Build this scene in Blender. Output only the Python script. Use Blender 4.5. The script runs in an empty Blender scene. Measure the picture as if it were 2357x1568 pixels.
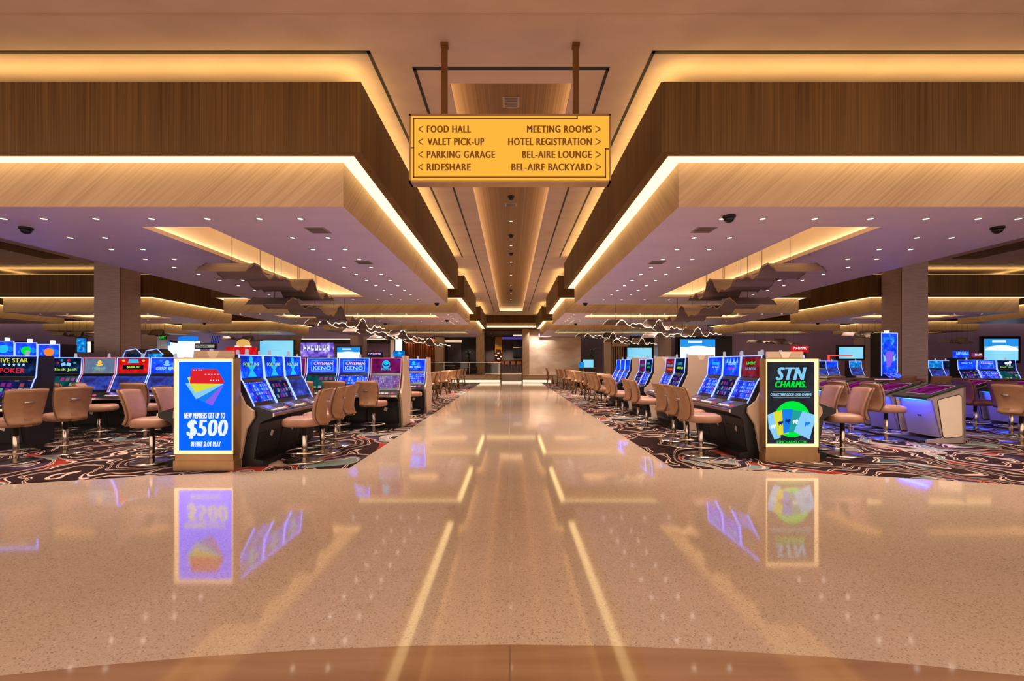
import bpy, bmesh, math, random
from mathutils import Vector, Matrix

# ------------------------------------------------------------------ camera, world, exposure
SC = bpy.context.scene
F, CX, CY, EYE = 1100.0, 1176.3, 836.5, 1.45          # focal length in px of a 2357 px wide frame, vanishing point, eye height
cam_d = bpy.data.cameras.new('camera')
cam_d.sensor_width = 36.0
cam_d.lens = F / 2357.0 * 36.0
cam_d.shift_x = (1178.5 - CX) / 2357.0
cam_d.shift_y = (CY - 784.0) / 2357.0
cam_d.clip_start = 0.05
cam_d.clip_end = 300
cam = bpy.data.objects.new('camera', cam_d)
cam.location = (0, 0, EYE)
cam.rotation_euler = (math.pi / 2, 0, 0)
SC.collection.objects.link(cam)
SC.camera = cam

world = bpy.data.worlds.new('world')
SC.world = world
world.use_nodes = True
bg = world.node_tree.nodes['Background']
bg.inputs[0].default_value = (1.0, 0.74, 0.56, 1)
bg.inputs[1].default_value = 1.85

vs = SC.view_settings
vs.view_transform = 'Standard'
vs.look = 'None'
vs.exposure = 0.0
vs.gamma = 1.0
cy = SC.cycles
cy.max_bounces = 7
cy.diffuse_bounces = 4
cy.glossy_bounces = 3
cy.transmission_bounces = 4
cy.transparent_max_bounces = 6
cy.caustics_reflective = False
cy.caustics_refractive = False
cy.sample_clamp_indirect = 6.0

# strengths of the light the place has
COVE_UP, COVE_DOWN, RECESS, SPOT = 9.2, 2.9, 8.0, 7.0
SPOT_W, HALL_W, FAR_W = 74.0, 420.0, 135.0                 # watts of a soffit downlight and of one over the walkway
WARM = (1.0, 0.63, 0.20)
WARMW = (1.0, 0.72, 0.40)

# ------------------------------------------------------------------ helpers
def at(px, py, y):
    return Vector(((px - CX) / F * y, y, EYE + (CY - py) / F * y))

class MB:
    def __init__(s):
        s.v, s.f, s.sm = [], [], []
    def add(s, vs_, fs, smooth=False):
        b = len(s.v)
        s.v += [tuple(p) for p in vs_]
        s.f += [tuple(b + i for i in f) for f in fs]
        s.sm += [smooth] * len(fs)
        return s
    def box(s, x0, x1, y0, y1, z0, z1):
        v = [(x, y, z) for z in (z0, z1) for y in (y0, y1) for x in (x0, x1)]
        return s.add(v, [(0, 2, 3, 1), (4, 5, 7, 6), (0, 1, 5, 4), (2, 6, 7, 3), (0, 4, 6, 2), (1, 3, 7, 5)])
    def quad(s, a, b, c, d):
        return s.add([a, b, c, d], [(0, 1, 2, 3)])
    def prism(s, prof, x0, x1):
        """closed (y,z) outline extruded along x"""
        n = len(prof)
        v = [(x0, p[0], p[1]) for p in prof] + [(x1, p[0], p[1]) for p in prof]
        f = [(i, (i + 1) % n, n + (i + 1) % n, n + i) for i in range(n)]
        f += [tuple(range(n))[::-1], tuple(range(n, 2 * n))]
        return s.add(v, f)
    def prism_z(s, prof, z0, z1):
        n = len(prof)
        v = [(p[0], p[1], z0) for p in prof] + [(p[0], p[1], z1) for p in prof]
        f = [(i, (i + 1) % n, n + (i + 1) % n, n + i) for i in range(n)]
        f += [tuple(range(n))[::-1], tuple(range(n, 2 * n))]
        return s.add(v, f)
    def prism_y(s, prof, y0, y1):
        n = len(prof)
        v = [(p[0], y0, p[1]) for p in prof] + [(p[0], y1, p[1]) for p in prof]
        f = [(i, (i + 1) % n, n + (i + 1) % n, n + i) for i in range(n)]
        f += [tuple(range(n))[::-1], tuple(range(n, 2 * n))]
        return s.add(v, f)
    def lathe(s, prof, n=20, c=(0, 0), caps=True):
        """(r,z) outline turned about z"""
        m = len(prof)
        v = []
        for i in range(n):
            a = 2 * math.pi * i / n
            v += [(c[0] + r * math.cos(a), c[1] + r * math.sin(a), z) for r, z in prof]
        f = []
        for i in range(n):
            j = (i + 1) % n
            for k in range(m - 1):
                f.append((i * m + k, j * m + k, j * m + k + 1, i * m + k + 1))
        if caps and prof[0][0] > 1e-5:
            f.append(tuple(i * m for i in range(n))[::-1])
        if caps and prof[-1][0] > 1e-5:
            f.append(tuple(i * m + m - 1 for i in range(n)))
        return s.add(v, f, True)
    def tube(s, pts, r, n=8, closed=False):
        pts = [Vector(p) for p in pts]
        m = len(pts)
        v = []
        for i, p in enumerate(pts):
            a = pts[(i - 1) % m] if (closed or i > 0) else p
            b = pts[(i + 1) % m] if (closed or i < m - 1) else p
            t = (b - a).normalized()
            up = Vector((0, 0, 1)) if abs(t.z) < .9 else Vector((1, 0, 0))
            e = t.cross(up).normalized()
            g = e.cross(t)
            for k in range(n):
                q = 2 * math.pi * k / n
                v.append(p + r * (math.cos(q) * e + math.sin(q) * g))
        f = []
        for i in range(m if closed else m - 1):
            j = (i + 1) % m
            for k in range(n):
                l = (k + 1) % n
                f.append((i * n + k, i * n + l, j * n + l, j * n + k))
        if not closed:
            f.append(tuple(range(n))[::-1])
            f.append(tuple((m - 1) * n + k for k in range(n)))
        return s.add(v, f, True)
    def ball(s, c, rx, ry, rz, n=12, m=8):
        prof = []
        v = []
        for i in range(m + 1):
            t = -math.pi / 2 + math.pi * i / m
            for k in range(n):
                a = 2 * math.pi * k / n
                v.append((c[0] + rx * math.cos(t) * math.cos(a), c[1] + ry * math.cos(t) * math.sin(a), c[2] + rz * math.sin(t)))
        f = [(i * n + k, i * n + (k + 1) % n, (i + 1) * n + (k + 1) % n, (i + 1) * n + k) for i in range(m) for k in range(n)]
        return s.add(v, f, True)
    def grid(s, rows, closed=False, smooth=True):
        m, n = len(rows), len(rows[0])
        v = [p for r in rows for p in r]
        f = []
        for i in range(m - 1):
            for k in range(n if closed else n - 1):
                l = (k + 1) % n
                f.append((i * n + k, i * n + l, (i + 1) * n + l, (i + 1) * n + k))
        return s.add(v, f, smooth)
    def mesh(s, name, mat=None):
        me = bpy.data.meshes.new(name)
        me.from_pydata(s.v, [], s.f)
        me.polygons.foreach_set('use_smooth', s.sm)
        bm = bmesh.new()
        bm.from_mesh(me)
        bmesh.ops.remove_doubles(bm, verts=bm.verts, dist=1e-5)
        bmesh.ops.recalc_face_normals(bm, faces=bm.faces)
        bm.to_mesh(me)
        bm.free()
        if mat:
            me.materials.append(mat)
        return me

def link(o):
    SC.collection.objects.link(o)
    return o

def part(name, me, parent=None, loc=(0, 0, 0), rot=(0, 0, 0), mat=None, label=None):
    """one mesh object; mat overrides the mesh's own material on this object only"""
    if isinstance(me, MB):
        me = me.mesh(name, mat)
        mat = None
    o = bpy.data.objects.new(name, me)
    link(o)
    o.location = loc
    o.rotation_euler = rot
    if parent:
        o.parent = parent
    if mat and len(me.materials):
        o.material_slots[0].link = 'OBJECT'
        o.material_slots[0].material = mat
    if label:
        o['label'] = label
    return o

def tag(o, label, cat, group=None, kind=None):
    o['label'] = label
    o['category'] = cat
    if group:
        o['group'] = group
    if kind:
        o['kind'] = kind
    return o

def thing(name, label, cat, loc=(0, 0, 0), rz=0.0, group=None):
    o = bpy.data.objects.new(name, None)
    o.empty_display_size = .1
    link(o)
    o.location = loc
    o.rotation_euler = (0, 0, rz)
    return tag(o, label, cat, group)

def struct(name, me, mat=None, label=None, cat=None):
    o = part(name, me, mat=mat)
    o['kind'] = 'structure'
    if label:
        o['label'] = label
    if cat:
        o['category'] = cat
    return o

# ------------------------------------------------------------------ materials
def new_mat(name):
    m = bpy.data.materials.new(name)
    m.use_nodes = True
    nt = m.node_tree
    nt.nodes.clear()
    out = nt.nodes.new('ShaderNodeOutputMaterial')
    return m, nt, out

def N(nt, kind, **kw):
    n = nt.nodes.new('ShaderNode' + kind)
    for k, v in kw.items():
        if k.startswith('i_'):
            n.inputs[k[2:].replace('_', ' ')].default_value = v
        else:
            setattr(n, k, v)
    return n

def ramp(nt, stops, interp='LINEAR'):
    r = nt.nodes.new('ShaderNodeValToRGB')
    r.color_ramp.interpolation = interp
    e = r.color_ramp.elements
    while len(e) < len(stops):
        e.new(.5)
    for q, (p, c) in zip(e, stops):
        q.position = p
        q.color = (c[0], c[1], c[2], 1)
    return r

def coords(nt, scale=(1, 1, 1), rot=(0, 0, 0), loc=(0, 0, 0), kind='Object'):
    t = N(nt, 'TexCoord')
    mp = N(nt, 'Mapping')
    mp.inputs['Scale'].default_value = scale
    mp.inputs['Rotation'].default_value = rot
    mp.inputs['Location'].default_value = loc
    nt.links.new(t.outputs[kind], mp.inputs[0])
    return mp.outputs[0]

def surf(name, c1, c2=None, rough=.5, metal=0., scale=(3, 3, 3), detail=4., spec=.5, rot=(0, 0, 0), bump=0., lo=.35, hi=.65, coat=0.):
    """principled surface whose colour wanders between c1 and c2"""
    m, nt, out = new_mat(name)
    b = N(nt, 'BsdfPrincipled')
    b.inputs['Roughness'].default_value = rough
    b.inputs['Metallic'].default_value = metal
    b.inputs['Specular IOR Level'].default_value = spec
    b.inputs['Coat Weight'].default_value = coat
    c2 = c2 or tuple(x * .85 for x in c1)
    nz = N(nt, 'TexNoise')
    nz.inputs['Scale'].default_value = 1.0
    nz.inputs['Detail'].default_value = detail
    nt.links.new(coords(nt, scale, rot), nz.inputs['Vector'])
    r = ramp(nt, [(lo, c1), (hi, c2)])
    nt.links.new(nz.outputs[0], r.inputs[0])
    nt.links.new(r.outputs[0], b.inputs['Base Color'])
    if bump:
        bp = N(nt, 'Bump')
        bp.inputs['Strength'].default_value = bump
        bp.inputs['Distance'].default_value = .01
        nt.links.new(nz.outputs[0], bp.inputs['Height'])
        nt.links.new(bp.outputs[0], b.inputs['Normal'])
    nt.links.new(b.outputs[0], out.inputs[0])
    return m

def emit(name, col, strength=1.0):
    m, nt, out = new_mat(name)
    e = N(nt, 'Emission')
    e.inputs[0].default_value = (*col, 1)
    e.inputs[1].default_value = strength
    nt.links.new(e.outputs[0], out.inputs[0])
    return m

def srgb(r, g, b):
    f = lambda c: (c / 255 / 12.92) if c <= 10 else ((c / 255 + .055) / 1.055) ** 2.4
    return (f(r), f(g), f(b))

def m_terrazzo():
    m, nt, out = new_mat('terrazzo')
    b = N(nt, 'BsdfPrincipled')
    b.inputs['Roughness'].default_value = .06
    b.inputs['Specular IOR Level'].default_value = .8
    c = coords(nt)
    v = N(nt, 'TexVoronoi')
    v.inputs['Scale'].default_value = 140
    nt.links.new(c, v.inputs['Vector'])
    sep = N(nt, 'SeparateColor')
    nt.links.new(v.outputs['Color'], sep.inputs[0])
    base = (.575, .44, .33)
    r = ramp(nt, [(0, (.33, .24, .175)), (.04, (.45, .335, .245)), (.11, base), (.80, (.61, .47, .36)), (.95, (.68, .55, .44))], 'CONSTANT')
    nt.links.new(sep.outputs[0], r.inputs[0])
    nz = N(nt, 'TexNoise')
    nz.inputs['Scale'].default_value = .7
    nz.inputs['Detail'].default_value = 3
    nt.links.new(c, nz.inputs['Vector'])
    r2 = ramp(nt, [(.3, (.93, .93, .93)), (.7, (1.05, 1.04, 1.02))])
    nt.links.new(nz.outputs[0], r2.inputs[0])
    mx = N(nt, 'Mix', data_type='RGBA', blend_type='MULTIPLY')
    mx.inputs[0].default_value = 1
    nt.links.new(r.outputs[0], mx.inputs[6])
    nt.links.new(r2.outputs[0], mx.inputs[7])
    nt.links.new(mx.outputs[2], b.inputs['Base Color'])
    nt.links.new(b.outputs[0], out.inputs[0])
    return m

def math_n(nt, op, a, b=None, c=None):
    n = N(nt, 'Math', operation=op)
    for i, x in enumerate((a, b, c)):
        if x is None:
            continue
        if isinstance(x, (int, float)):
            n.inputs[i].default_value = x
        else:
            nt.links.new(x, n.inputs[i])
    return n.outputs[0]

def m_carpet():
    m, nt, out = new_mat('carpet')
    b = N(nt, 'BsdfPrincipled')
    b.inputs['Roughness'].default_value = .95
    b.inputs['Specular IOR Level'].default_value = .1
    c = coords(nt, (1, .85, 1))
    w = N(nt, 'TexNoise')
    w.inputs['Scale'].default_value = 1.5
    w.inputs['Detail'].default_value = 1.5
    nt.links.new(c, w.inputs['Vector'])
    ad = N(nt, 'VectorMath', operation='MULTIPLY_ADD')
    ad.inputs[1].default_value = (.9, .9, 0)
    nt.links.new(w.outputs['Color'], ad.inputs[0])
    nt.links.new(c, ad.inputs[2])
    nz = N(nt, 'TexNoise')
    nz.inputs['Scale'].default_value = .85
    nz.inputs['Detail'].default_value = 0
    nt.links.new(ad.outputs[0], nz.inputs['Vector'])
    k = math_n(nt, 'MULTIPLY', nz.outputs[0], 13.0)
    fr = math_n(nt, 'FRACT', k)
    d = math_n(nt, 'ABSOLUTE', math_n(nt, 'SUBTRACT', fr, .5))
    ln = math_n(nt, 'LESS_THAN', math_n(nt, 'ABSOLUTE', math_n(nt, 'SUBTRACT', d, .105)), .042)
    fl = math_n(nt, 'FLOOR', math_n(nt, 'ADD', k, .5))
    # patches: each contour band may carry a colour within a blob
    n2 = N(nt, 'TexNoise')
    n2.inputs['Scale'].default_value = .55
    n2.inputs['Detail'].default_value = 0
    nt.links.new(coords(nt, loc=(3.1, 1.7, 0)), n2.inputs['Vector'])
    cell = math_n(nt, 'ADD', math_n(nt, 'MULTIPLY', fl, 7.31), math_n(nt, 'FLOOR', math_n(nt, 'MULTIPLY', n2.outputs[0], 14)))
    wn = N(nt, 'TexWhiteNoise', noise_dimensions='1D')
    nt.links.new(cell, wn.inputs['W'])
    dark = srgb(45, 26, 24)
    r = ramp(nt, [(0, dark), (.80, srgb(140, 46, 34)), (.82, srgb(112, 128, 126)), (.87, srgb(56, 78, 82)), (.90, srgb(172, 158, 112)), (.95, srgb(150, 140, 134)), (.97, srgb(60, 45, 70))], 'CONSTANT')
    nt.links.new(wn.outputs[0], r.inputs[0])
    mx = N(nt, 'Mix', data_type='RGBA')
    nt.links.new(ln, mx.inputs[0])
    nt.links.new(r.outputs[0], mx.inputs[6])
    mx.inputs[7].default_value = (*srgb(205, 176, 160), 1)
    nt.links.new(mx.outputs[2], b.inputs['Base Color'])
    nt.links.new(b.outputs[0], out.inputs[0])
    return m

def m_grain(name, c1, c2, ang=0., freq=120., low=1.2, rough=.55, spec=.3, flat=False):
    """fine lines running along z (ang = 0) or slanted, on faces square to x or y"""
    m, nt, out = new_mat(name)
    b = N(nt, 'BsdfPrincipled')
    b.inputs['Roughness'].default_value = rough
    b.inputs['Specular IOR Level'].default_value = spec
    t = N(nt, 'TexCoord')
    sx = N(nt, 'SeparateXYZ')
    nt.links.new(t.outputs['Object'], sx.inputs[0])
    u = sx.outputs[0] if flat else math_n(nt, 'ADD', sx.outputs[0], sx.outputs[1])
    ca, sa = math.cos(ang), math.sin(ang)
    p = math_n(nt, 'SUBTRACT', math_n(nt, 'MULTIPLY', u, ca), math_n(nt, 'MULTIPLY', sx.outputs[2], sa))
    q = math_n(nt, 'ADD', math_n(nt, 'MULTIPLY', u, sa), math_n(nt, 'MULTIPLY', sx.outputs[2], ca))
    def noise(fp, fq, det):
        cb = N(nt, 'CombineXYZ')
        nt.links.new(math_n(nt, 'MULTIPLY', p, fp), cb.inputs[0])
        nt.links.new(math_n(nt, 'MULTIPLY', q, fq), cb.inputs[1])
        n = N(nt, 'TexNoise')
        n.inputs['Scale'].default_value = 1
        n.inputs['Detail'].default_value = det
        nt.links.new(cb.outputs[0], n.inputs['Vector'])
        return n.outputs[0]
    a = noise(freq * .35, .5, 4)
    c = noise(low, .12, 2)
    s = math_n(nt, 'ADD', math_n(nt, 'MULTIPLY', a, .6), math_n(nt, 'MULTIPLY', c, .4))
    r = ramp(nt, [(.36, c1), (.62, c2)])
    nt.links.new(s, r.inputs[0])
    nt.links.new(r.outputs[0], b.inputs['Base Color'])
    nt.links.new(b.outputs[0], out.inputs[0])
    return m

def m_screen(name, c1, c2, c3, strength=1.5, cell=0., seed=0., nscale=6.):
    """a lit game display: two-tone swirl, optional grid of symbol cells, bright specks"""
    m, nt, out = new_mat(name)
    e = N(nt, 'Emission')
    e.inputs[1].default_value = strength
    c = coords(nt, loc=(seed, seed * .37, seed * 1.3))
    nz = N(nt, 'TexNoise')
    nz.inputs['Scale'].default_value = nscale
    nz.inputs['Detail'].default_value = 3
    nt.links.new(c, nz.inputs['Vector'])
    r = ramp(nt, [(.38, c1), (.58, c2), (.70, c3)])
    nt.links.new(nz.outputs[0], r.inputs[0])
    col = r.outputs[0]
    if cell:
        v = N(nt, 'TexVoronoi', distance='CHEBYCHEV')
        v.inputs['Scale'].default_value = cell
        v.inputs['Randomness'].default_value = .15
        nt.links.new(c, v.inputs['Vector'])
        hs = N(nt, 'HueSaturation')
        hs.inputs['Saturation'].default_value = 1.1
        hs.inputs['Value'].default_value = .8
        nt.links.new(v.outputs['Color'], hs.inputs['Color'])
        msk = math_n(nt, 'LESS_THAN', v.outputs['Distance'], .33)
        sc = N(nt, 'SeparateColor')
        nt.links.new(v.outputs['Color'], sc.inputs[0])
        msk = math_n(nt, 'MULTIPLY', msk, math_n(nt, 'GREATER_THAN', sc.outputs[0], .35))
        msk = math_n(nt, 'MULTIPLY', msk, .42)
        mx = N(nt, 'Mix', data_type='RGBA')
        nt.links.new(msk, mx.inputs[0])
        nt.links.new(col, mx.inputs[6])
        nt.links.new(hs.outputs[0], mx.inputs[7])
        col = mx.outputs[2]
    nt.links.new(col, e.inputs[0])
    nt.links.new(e.outputs[0], out.inputs[0])
    return m

M = {}
M['terrazzo'] = m_terrazzo()
M['carpet'] = m_carpet()
M['marble'] = surf('brown_marble', (.30, .165, .085), (.38, .225, .12), .06, scale=(.8, 9, 1), detail=5, spec=.6)
M['joint'] = surf('stone_joint', (.22, .14, .09), rough=.4)
M['plaster'] = surf('ceiling_plaster', (.60, .47, .41), (.67, .53, .465), .8, scale=(1.2, 2.2, 1), spec=.2)
M['soffit'] = surf('soffit_paint_light_tint', (.73, .65, .86), (.78, .70, .90), .42, scale=(1, 3, 1), spec=.35)  # lilac in the paint stands in for blue screen light on the undersides
M['wood'] = m_grain('walnut_panel', (.075, .036, .007), (.185, .097, .024))
M['wood_flat'] = m_grain('walnut_ceiling_panel', (.12, .054, .013), (.24, .12, .038), flat=True)
M['linen'] = m_grain('linen_wallcover', (.44, .295, .19), (.60, .43, .29), ang=math.radians(48), freq=95, low=2.4, rough=.7)
M['slot'] = surf('black_slot', (.012, .009, .008), rough=.6)
M['mauve'] = surf('mauve_wall', (.40, .28, .50), (.45, .32, .54), .7, scale=(.5, .5, .5))
M['travertine'] = surf('travertine', (.54, .41, .40), (.40, .30, .29), .45, scale=(2.2, 2.2, 26), detail=6, lo=.3, hi=.7)
M['tan'] = surf('tan_laminate', (.56, .41, .30), (.52, .38, .275), .4, scale=(2, 2, 2))
M['bronze'] = surf('bronze_metal', (.42, .25, .115), (.36, .21, .09), .34, metal=.55, scale=(4, 4, 1))
M['brown'] = surf('brown_metal', (.17, .07, .012), (.14, .055, .01), .4, metal=.3)
M['gold'] = surf('gold_metal', (.50, .36, .17), (.40, .28, .13), .3, metal=.75, scale=(1, 6, 1))
M['ribbon'] = surf('ribbon_bronze', (.22, .165, .15), (.27, .20, .175), .38, metal=.45, scale=(1, 6, 1))
M['black'] = surf('black_gloss', (.006, .006, .007), (.009, .009, .011), .32, spec=.35)
M['blackm'] = surf('black_matte', (.011, .010, .010), (.016, .015, .015), .55, spec=.3)
M['leather'] = surf('tan_leather', (.33, .165, .10), (.38, .20, .125), .42, scale=(9, 9, 9), bump=.12)
M['leather2'] = surf('saddle_leather', (.30, .15, .075), (.35, .185, .095), .42, scale=(9, 9, 9), bump=.12)
M['piping'] = surf('dark_piping', (.16, .09, .06), rough=.5)
M['steel'] = surf('warm_steel', (.62, .54, .46), (.56, .48, .40), .22, metal=1.0, scale=(8, 8, 1))
M['chrome'] = surf('chrome', (.8, .76, .72), (.74, .7, .66), .12, metal=1.0)
M['white'] = surf('white_plastic', (.62, .57, .55), (.58, .53, .51), .35)
M['cream'] = surf('cream_metal', (.80, .66, .52), (.76, .62, .48), .35)
M['felt'] = surf('green_felt', (.02, .22, .12), (.03, .27, .15), .9)
M['feltp'] = surf('plum_felt', (.30, .03, .10), (.25, .03, .09), .9)
M['woodrim'] = surf('oak_rim', (.34, .19, .09), (.40, .24, .12), .45, scale=(2, 14, 2))
M['grey'] = surf('warm_grey', (.32, .26, .235), (.29, .235, .21), .5)
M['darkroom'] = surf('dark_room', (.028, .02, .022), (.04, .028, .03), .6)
M['greywall'] = surf('grey_wall', (.17, .125, .12), (.15, .11, .105), .7)
M['copper'] = surf('copper_fabric', (.33, .10, .03), (.24, .065, .02), .4, metal=.4, scale=(14, 14, .6))
M['leaf'] = surf('leaf_green', (.02, .05, .012), (.035, .075, .02), .5, scale=(6, 6, 6))
M['onyx'] = surf('onyx_slab', (.50, .33, .22), (.74, .60, .48), .18, scale=(.55, .55, 1.5), detail=9, lo=.34, hi=.64)
M['darkfab'] = surf('dark_fabric', (.05, .04, .05), (.07, .05, .06), .8)
M['bottle'] = surf('bottle_glass', (.20, .10, .05), (.10, .14, .10), .15, scale=(5, 5, 5))
M['cove_up'] = emit('cove_glow', WARM, COVE_UP)
M['cove_down'] = emit('cove_strip', (1.0, .70, .29), COVE_DOWN)
M['recess'] = emit('recess_strip', WARMW, RECESS)
M['center'] = emit('corridor_recess_strip', WARMW, 12.0)
M['spot'] = emit('downlight_lens', (1.0, .84, .72), SPOT)
M['frame_glow'] = emit('kiosk_edge_glow', (1.0, .62, .27), 2.0)
M['sign'] = emit('sign_face_glow', srgb(255, 184, 62), 1.0)
M['plinth_glow'] = emit('plinth_glow', (1.0, .80, .56), 1.2)
M['edge_glow'] = emit('ribbon_edge_glow', (1.0, .84, .62), 1.5)
M['trim_blue'] = emit('cabinet_edge_blue', (.13, .18, 1.0), 4.5)
M['trim_red'] = emit('cabinet_edge_red', (1.0, .25, .35), 1.1)
M['pod_blue'] = emit('underglow_blue', (.003, .035, 1.0), 80.0)
M['candle'] = emit('service_light_lens', (.8, .74, .86), .55)

INK = {'brown': surf('sign_ink', (.24, .085, .008), rough=.5),
       'white': emit('ink_white', (.85, .92, 1.0), 1.0), 'ice': emit('ink_ice', (.42, .78, 1.0), 1.0),
       'lime': emit('ink_lime', (.45, .85, .03), 1.0), 'green': emit('ink_green', (.0, .85, .05), 1.0),
       'red': emit('ink_red', (.8, .02, .03), .9), 'gold': emit('ink_gold', (1., .58, .06), 1.0),
       'cyan': emit('ink_cyan', (.02, .55, .9), 1.0), 'black': emit('ink_black', (.004, .005, .012), 1.0),
       'purple': emit('ink_purple', (.25, .12, .85), 1.0), 'yellow': emit('ink_yellow', (.75, .72, .04), 1.0),
       'blue': emit('ink_blue', (.01, .22, .85), 1.0), 'orange': emit('ink_orange', (1., .25, .03), 1.0),
       'navy': emit('ink_navy', (.005, .02, .16), 1.0), 'pink': emit('ink_pink', (.95, .45, .7), 1.0),
       'teal': emit('ink_teal', (.02, .35, .35), 1.0), 'sky': emit('ink_sky', (.25, .62, .95), 1.0)}

B0, B1, B2 = (.004, .02, .30), (.006, .055, 1.1), (.02, .20, 1.9)
SCR = {
 'blue': m_screen('display_blue', B0, B1, B2, 1.5, 0, 1.1),
 'royal': m_screen('display_royal', (.005, .02, .5), (.01, .06, 1.3), (.04, .26, 1.9), 1.6, 0, 2.3),
 'dark': m_screen('display_dark', (.003, .004, .015), (.005, .012, .05), (.01, .05, .2), 1.0, 0, 3.7),
 'red': m_screen('display_red', (.55, .004, .006), (.7, .01, .012), (.85, .05, .04), 1.0, 0, 4.1),
 'plum': m_screen('display_plum', (.10, .004, .05), (.2, .01, .12), (.05, .02, .4), 1.0, 0, 5.2),
 'maroon': m_screen('display_maroon', (.16, .006, .012), (.25, .02, .03), (.1, .05, .3), 1.0, 0, 6.4),
 'aqua': m_screen('display_aqua', (.004, .08, .4), (.01, .25, .7), (.05, .6, .9), 1.2, 0, 7.7),
 'stone': m_screen('display_stone', (.10, .16, .30), (.16, .2, .26), (.3, .3, .22), 1.0, 0, 8.2),
 'reels_blue': m_screen('reels_blue', (.004, .015, .22), (.008, .045, .8), (.02, .14, 1.3), 1.5, 16, 1.9),
 'reels_mix': m_screen('reels_mix', (.02, .02, .12), (.03, .06, .4), (.1, .1, .6), 1.2, 17, 3.1),
 'reels_green': m_screen('reels_green', (.003, .03, .05), (.006, .08, .08), (.02, .2, .2), 1.1, 9, 4.9),
 'reels_dim': m_screen('reels_dim', (.006, .008, .05), (.01, .02, .14), (.03, .06, .35), 1.0, 11, 6.1),
 'reels_pink': m_screen('reels_pink', (.12, .05, .22), (.2, .12, .4), (.3, .3, .6), 1.1, 24, 2.7),
 'tv': m_screen('tv_ice', (.12, .55, .9), (.3, .75, .95), (.6, .9, 1.), 1.0, 0, 9.3, .25),
 'tvw': m_screen('tv_white', (.6, .85, 1.), (.85, .95, 1.), (1., 1., 1.), 1.2, 0, 10.1, .3),
 'kiosk_blue': m_screen('poster_blue', (.001, .045, .95), (.001, .048, 1.0), (.0015, .053, 1.0), 3.0, 0, 11.),
 'kiosk_dark': m_screen('poster_dark', (.018, .018, .024), (.028, .028, .036), (.03, .032, .045), 1.0, 0, 12.),
 'purple': m_screen('display_purple', (.09, .03, .4), (.25, .15, .8), (.6, .5, 1.), 1.0, 0, 13.),
}

# ------------------------------------------------------------------ lettering
_txt = {}
def text_mesh(body, width, cap, bold=.0, slant=0.):
    """the words as one flat mesh in the xz plane, centred, width x cap height"""
    key = (body, bold, slant)
    if key not in _txt:
        cu = bpy.data.curves.new('lettering', 'FONT')
        cu.body = body
        cu.size = 1
        cu.shear = slant
        cu.resolution_u = 3
        cu.space_character = 1.0 + 2.2 * bold
        o = bpy.data.objects.new('lettering', cu)
        link(o)
        bpy.context.view_layer.update()
        me = bpy.data.meshes.new_from_object(o.evaluated_get(bpy.context.evaluated_depsgraph_get()))
        vs_ = [v.co.copy() for v in me.vertices]
        fs = [tuple(p.vertices) for p in me.polygons]
        bpy.data.objects.remove(o)
        bpy.data.curves.remove(cu)
        bpy.data.meshes.remove(me)
        _txt[key] = (vs_, fs)
    vs_, fs = _txt[key]
    xs = [v.x for v in vs_]
    ys = [v.y for v in vs_]
    w, h = max(xs) - min(xs), max(ys) - min(ys)
    cx_, cy_ = (max(xs) + min(xs)) / 2, (max(ys) + min(ys)) / 2
    return [((v.x - cx_) / w * width, 0, (v.y - cy_) / h * cap) for v in vs_], fs

def glyphs(mb, n, x, z, width, cap, y=0., seed=1):
    """a row of game-title marks too soft in the photo to spell: chunky strokes, no letters"""
    rnd = random.Random(seed)
    w = width / n
    for i in range(n):
        a = x - width / 2 + i * w
        h = cap / 2
        poly(mb, [(a + .08 * w, z - h), (a + .30 * w, z - h), (a + .34 * w, z + h), (a + .12 * w, z + h)], y)
        k = rnd.choice((-.6, 0, .6))
        poly(mb, [(a + .30 * w, z + k * h - .17 * cap), (a + .85 * w, z + k * h - .17 * cap), (a + .85 * w, z + k * h + .17 * cap), (a + .30 * w, z + k * h + .17 * cap)], y - .0003)
        if rnd.random() < .6:
            poly(mb, [(a + .66 * w, z - h), (a + .88 * w, z - h), (a + .88 * w, z + h * .9), (a + .66 * w, z + h * .9)], y - .0006)
    return mb

def words(mb, body, x, z, width, cap, y=0., bold=.015, slant=0.):
    if body[0] == '~':
        return glyphs(mb, int(body[1:]), x, z, width, cap, y, int(body[1:]) * 7 + int(abs(z) * 1000))
    v, f = text_mesh(body, width, cap, bold, slant)
    b = bold * cap
    for k, dx in enumerate((-b, -b * .33, b * .33, b) if bold else (0,)):
        mb.add([(p[0] + x + dx, y - k * .0001, p[2] + z) for p in v], f)
    return mb

def poly(mb, pts, y=0.):
    mb.add([(p[0], y, p[1]) for p in pts], [tuple(range(len(pts)))])
    return mb

def disc(mb, x, z, rx, rz, y=0., n=28, a0=0., a1=2 * math.pi):
    return poly(mb, [(x + rx * math.cos(a0 + (a1 - a0) * i / n), z + rz * math.sin(a0 + (a1 - a0) * i / n)) for i in range(n)], y)
# ------------------------------------------------------------------ floor, carpets, marble border
PI = math.pi
def arc_y(x, y0, r):
    return y0 - r + math.sqrt(r * r - x * x)

mb = MB().add([(-42, -8, 0), (42, -8, 0), (42, 38, 0), (-42, 38, 0)], [(0, 1, 2, 3)])
struct('floor', mb, M['terrazzo'], 'polished beige terrazzo floor of the wide walkway', 'floor')

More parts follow.
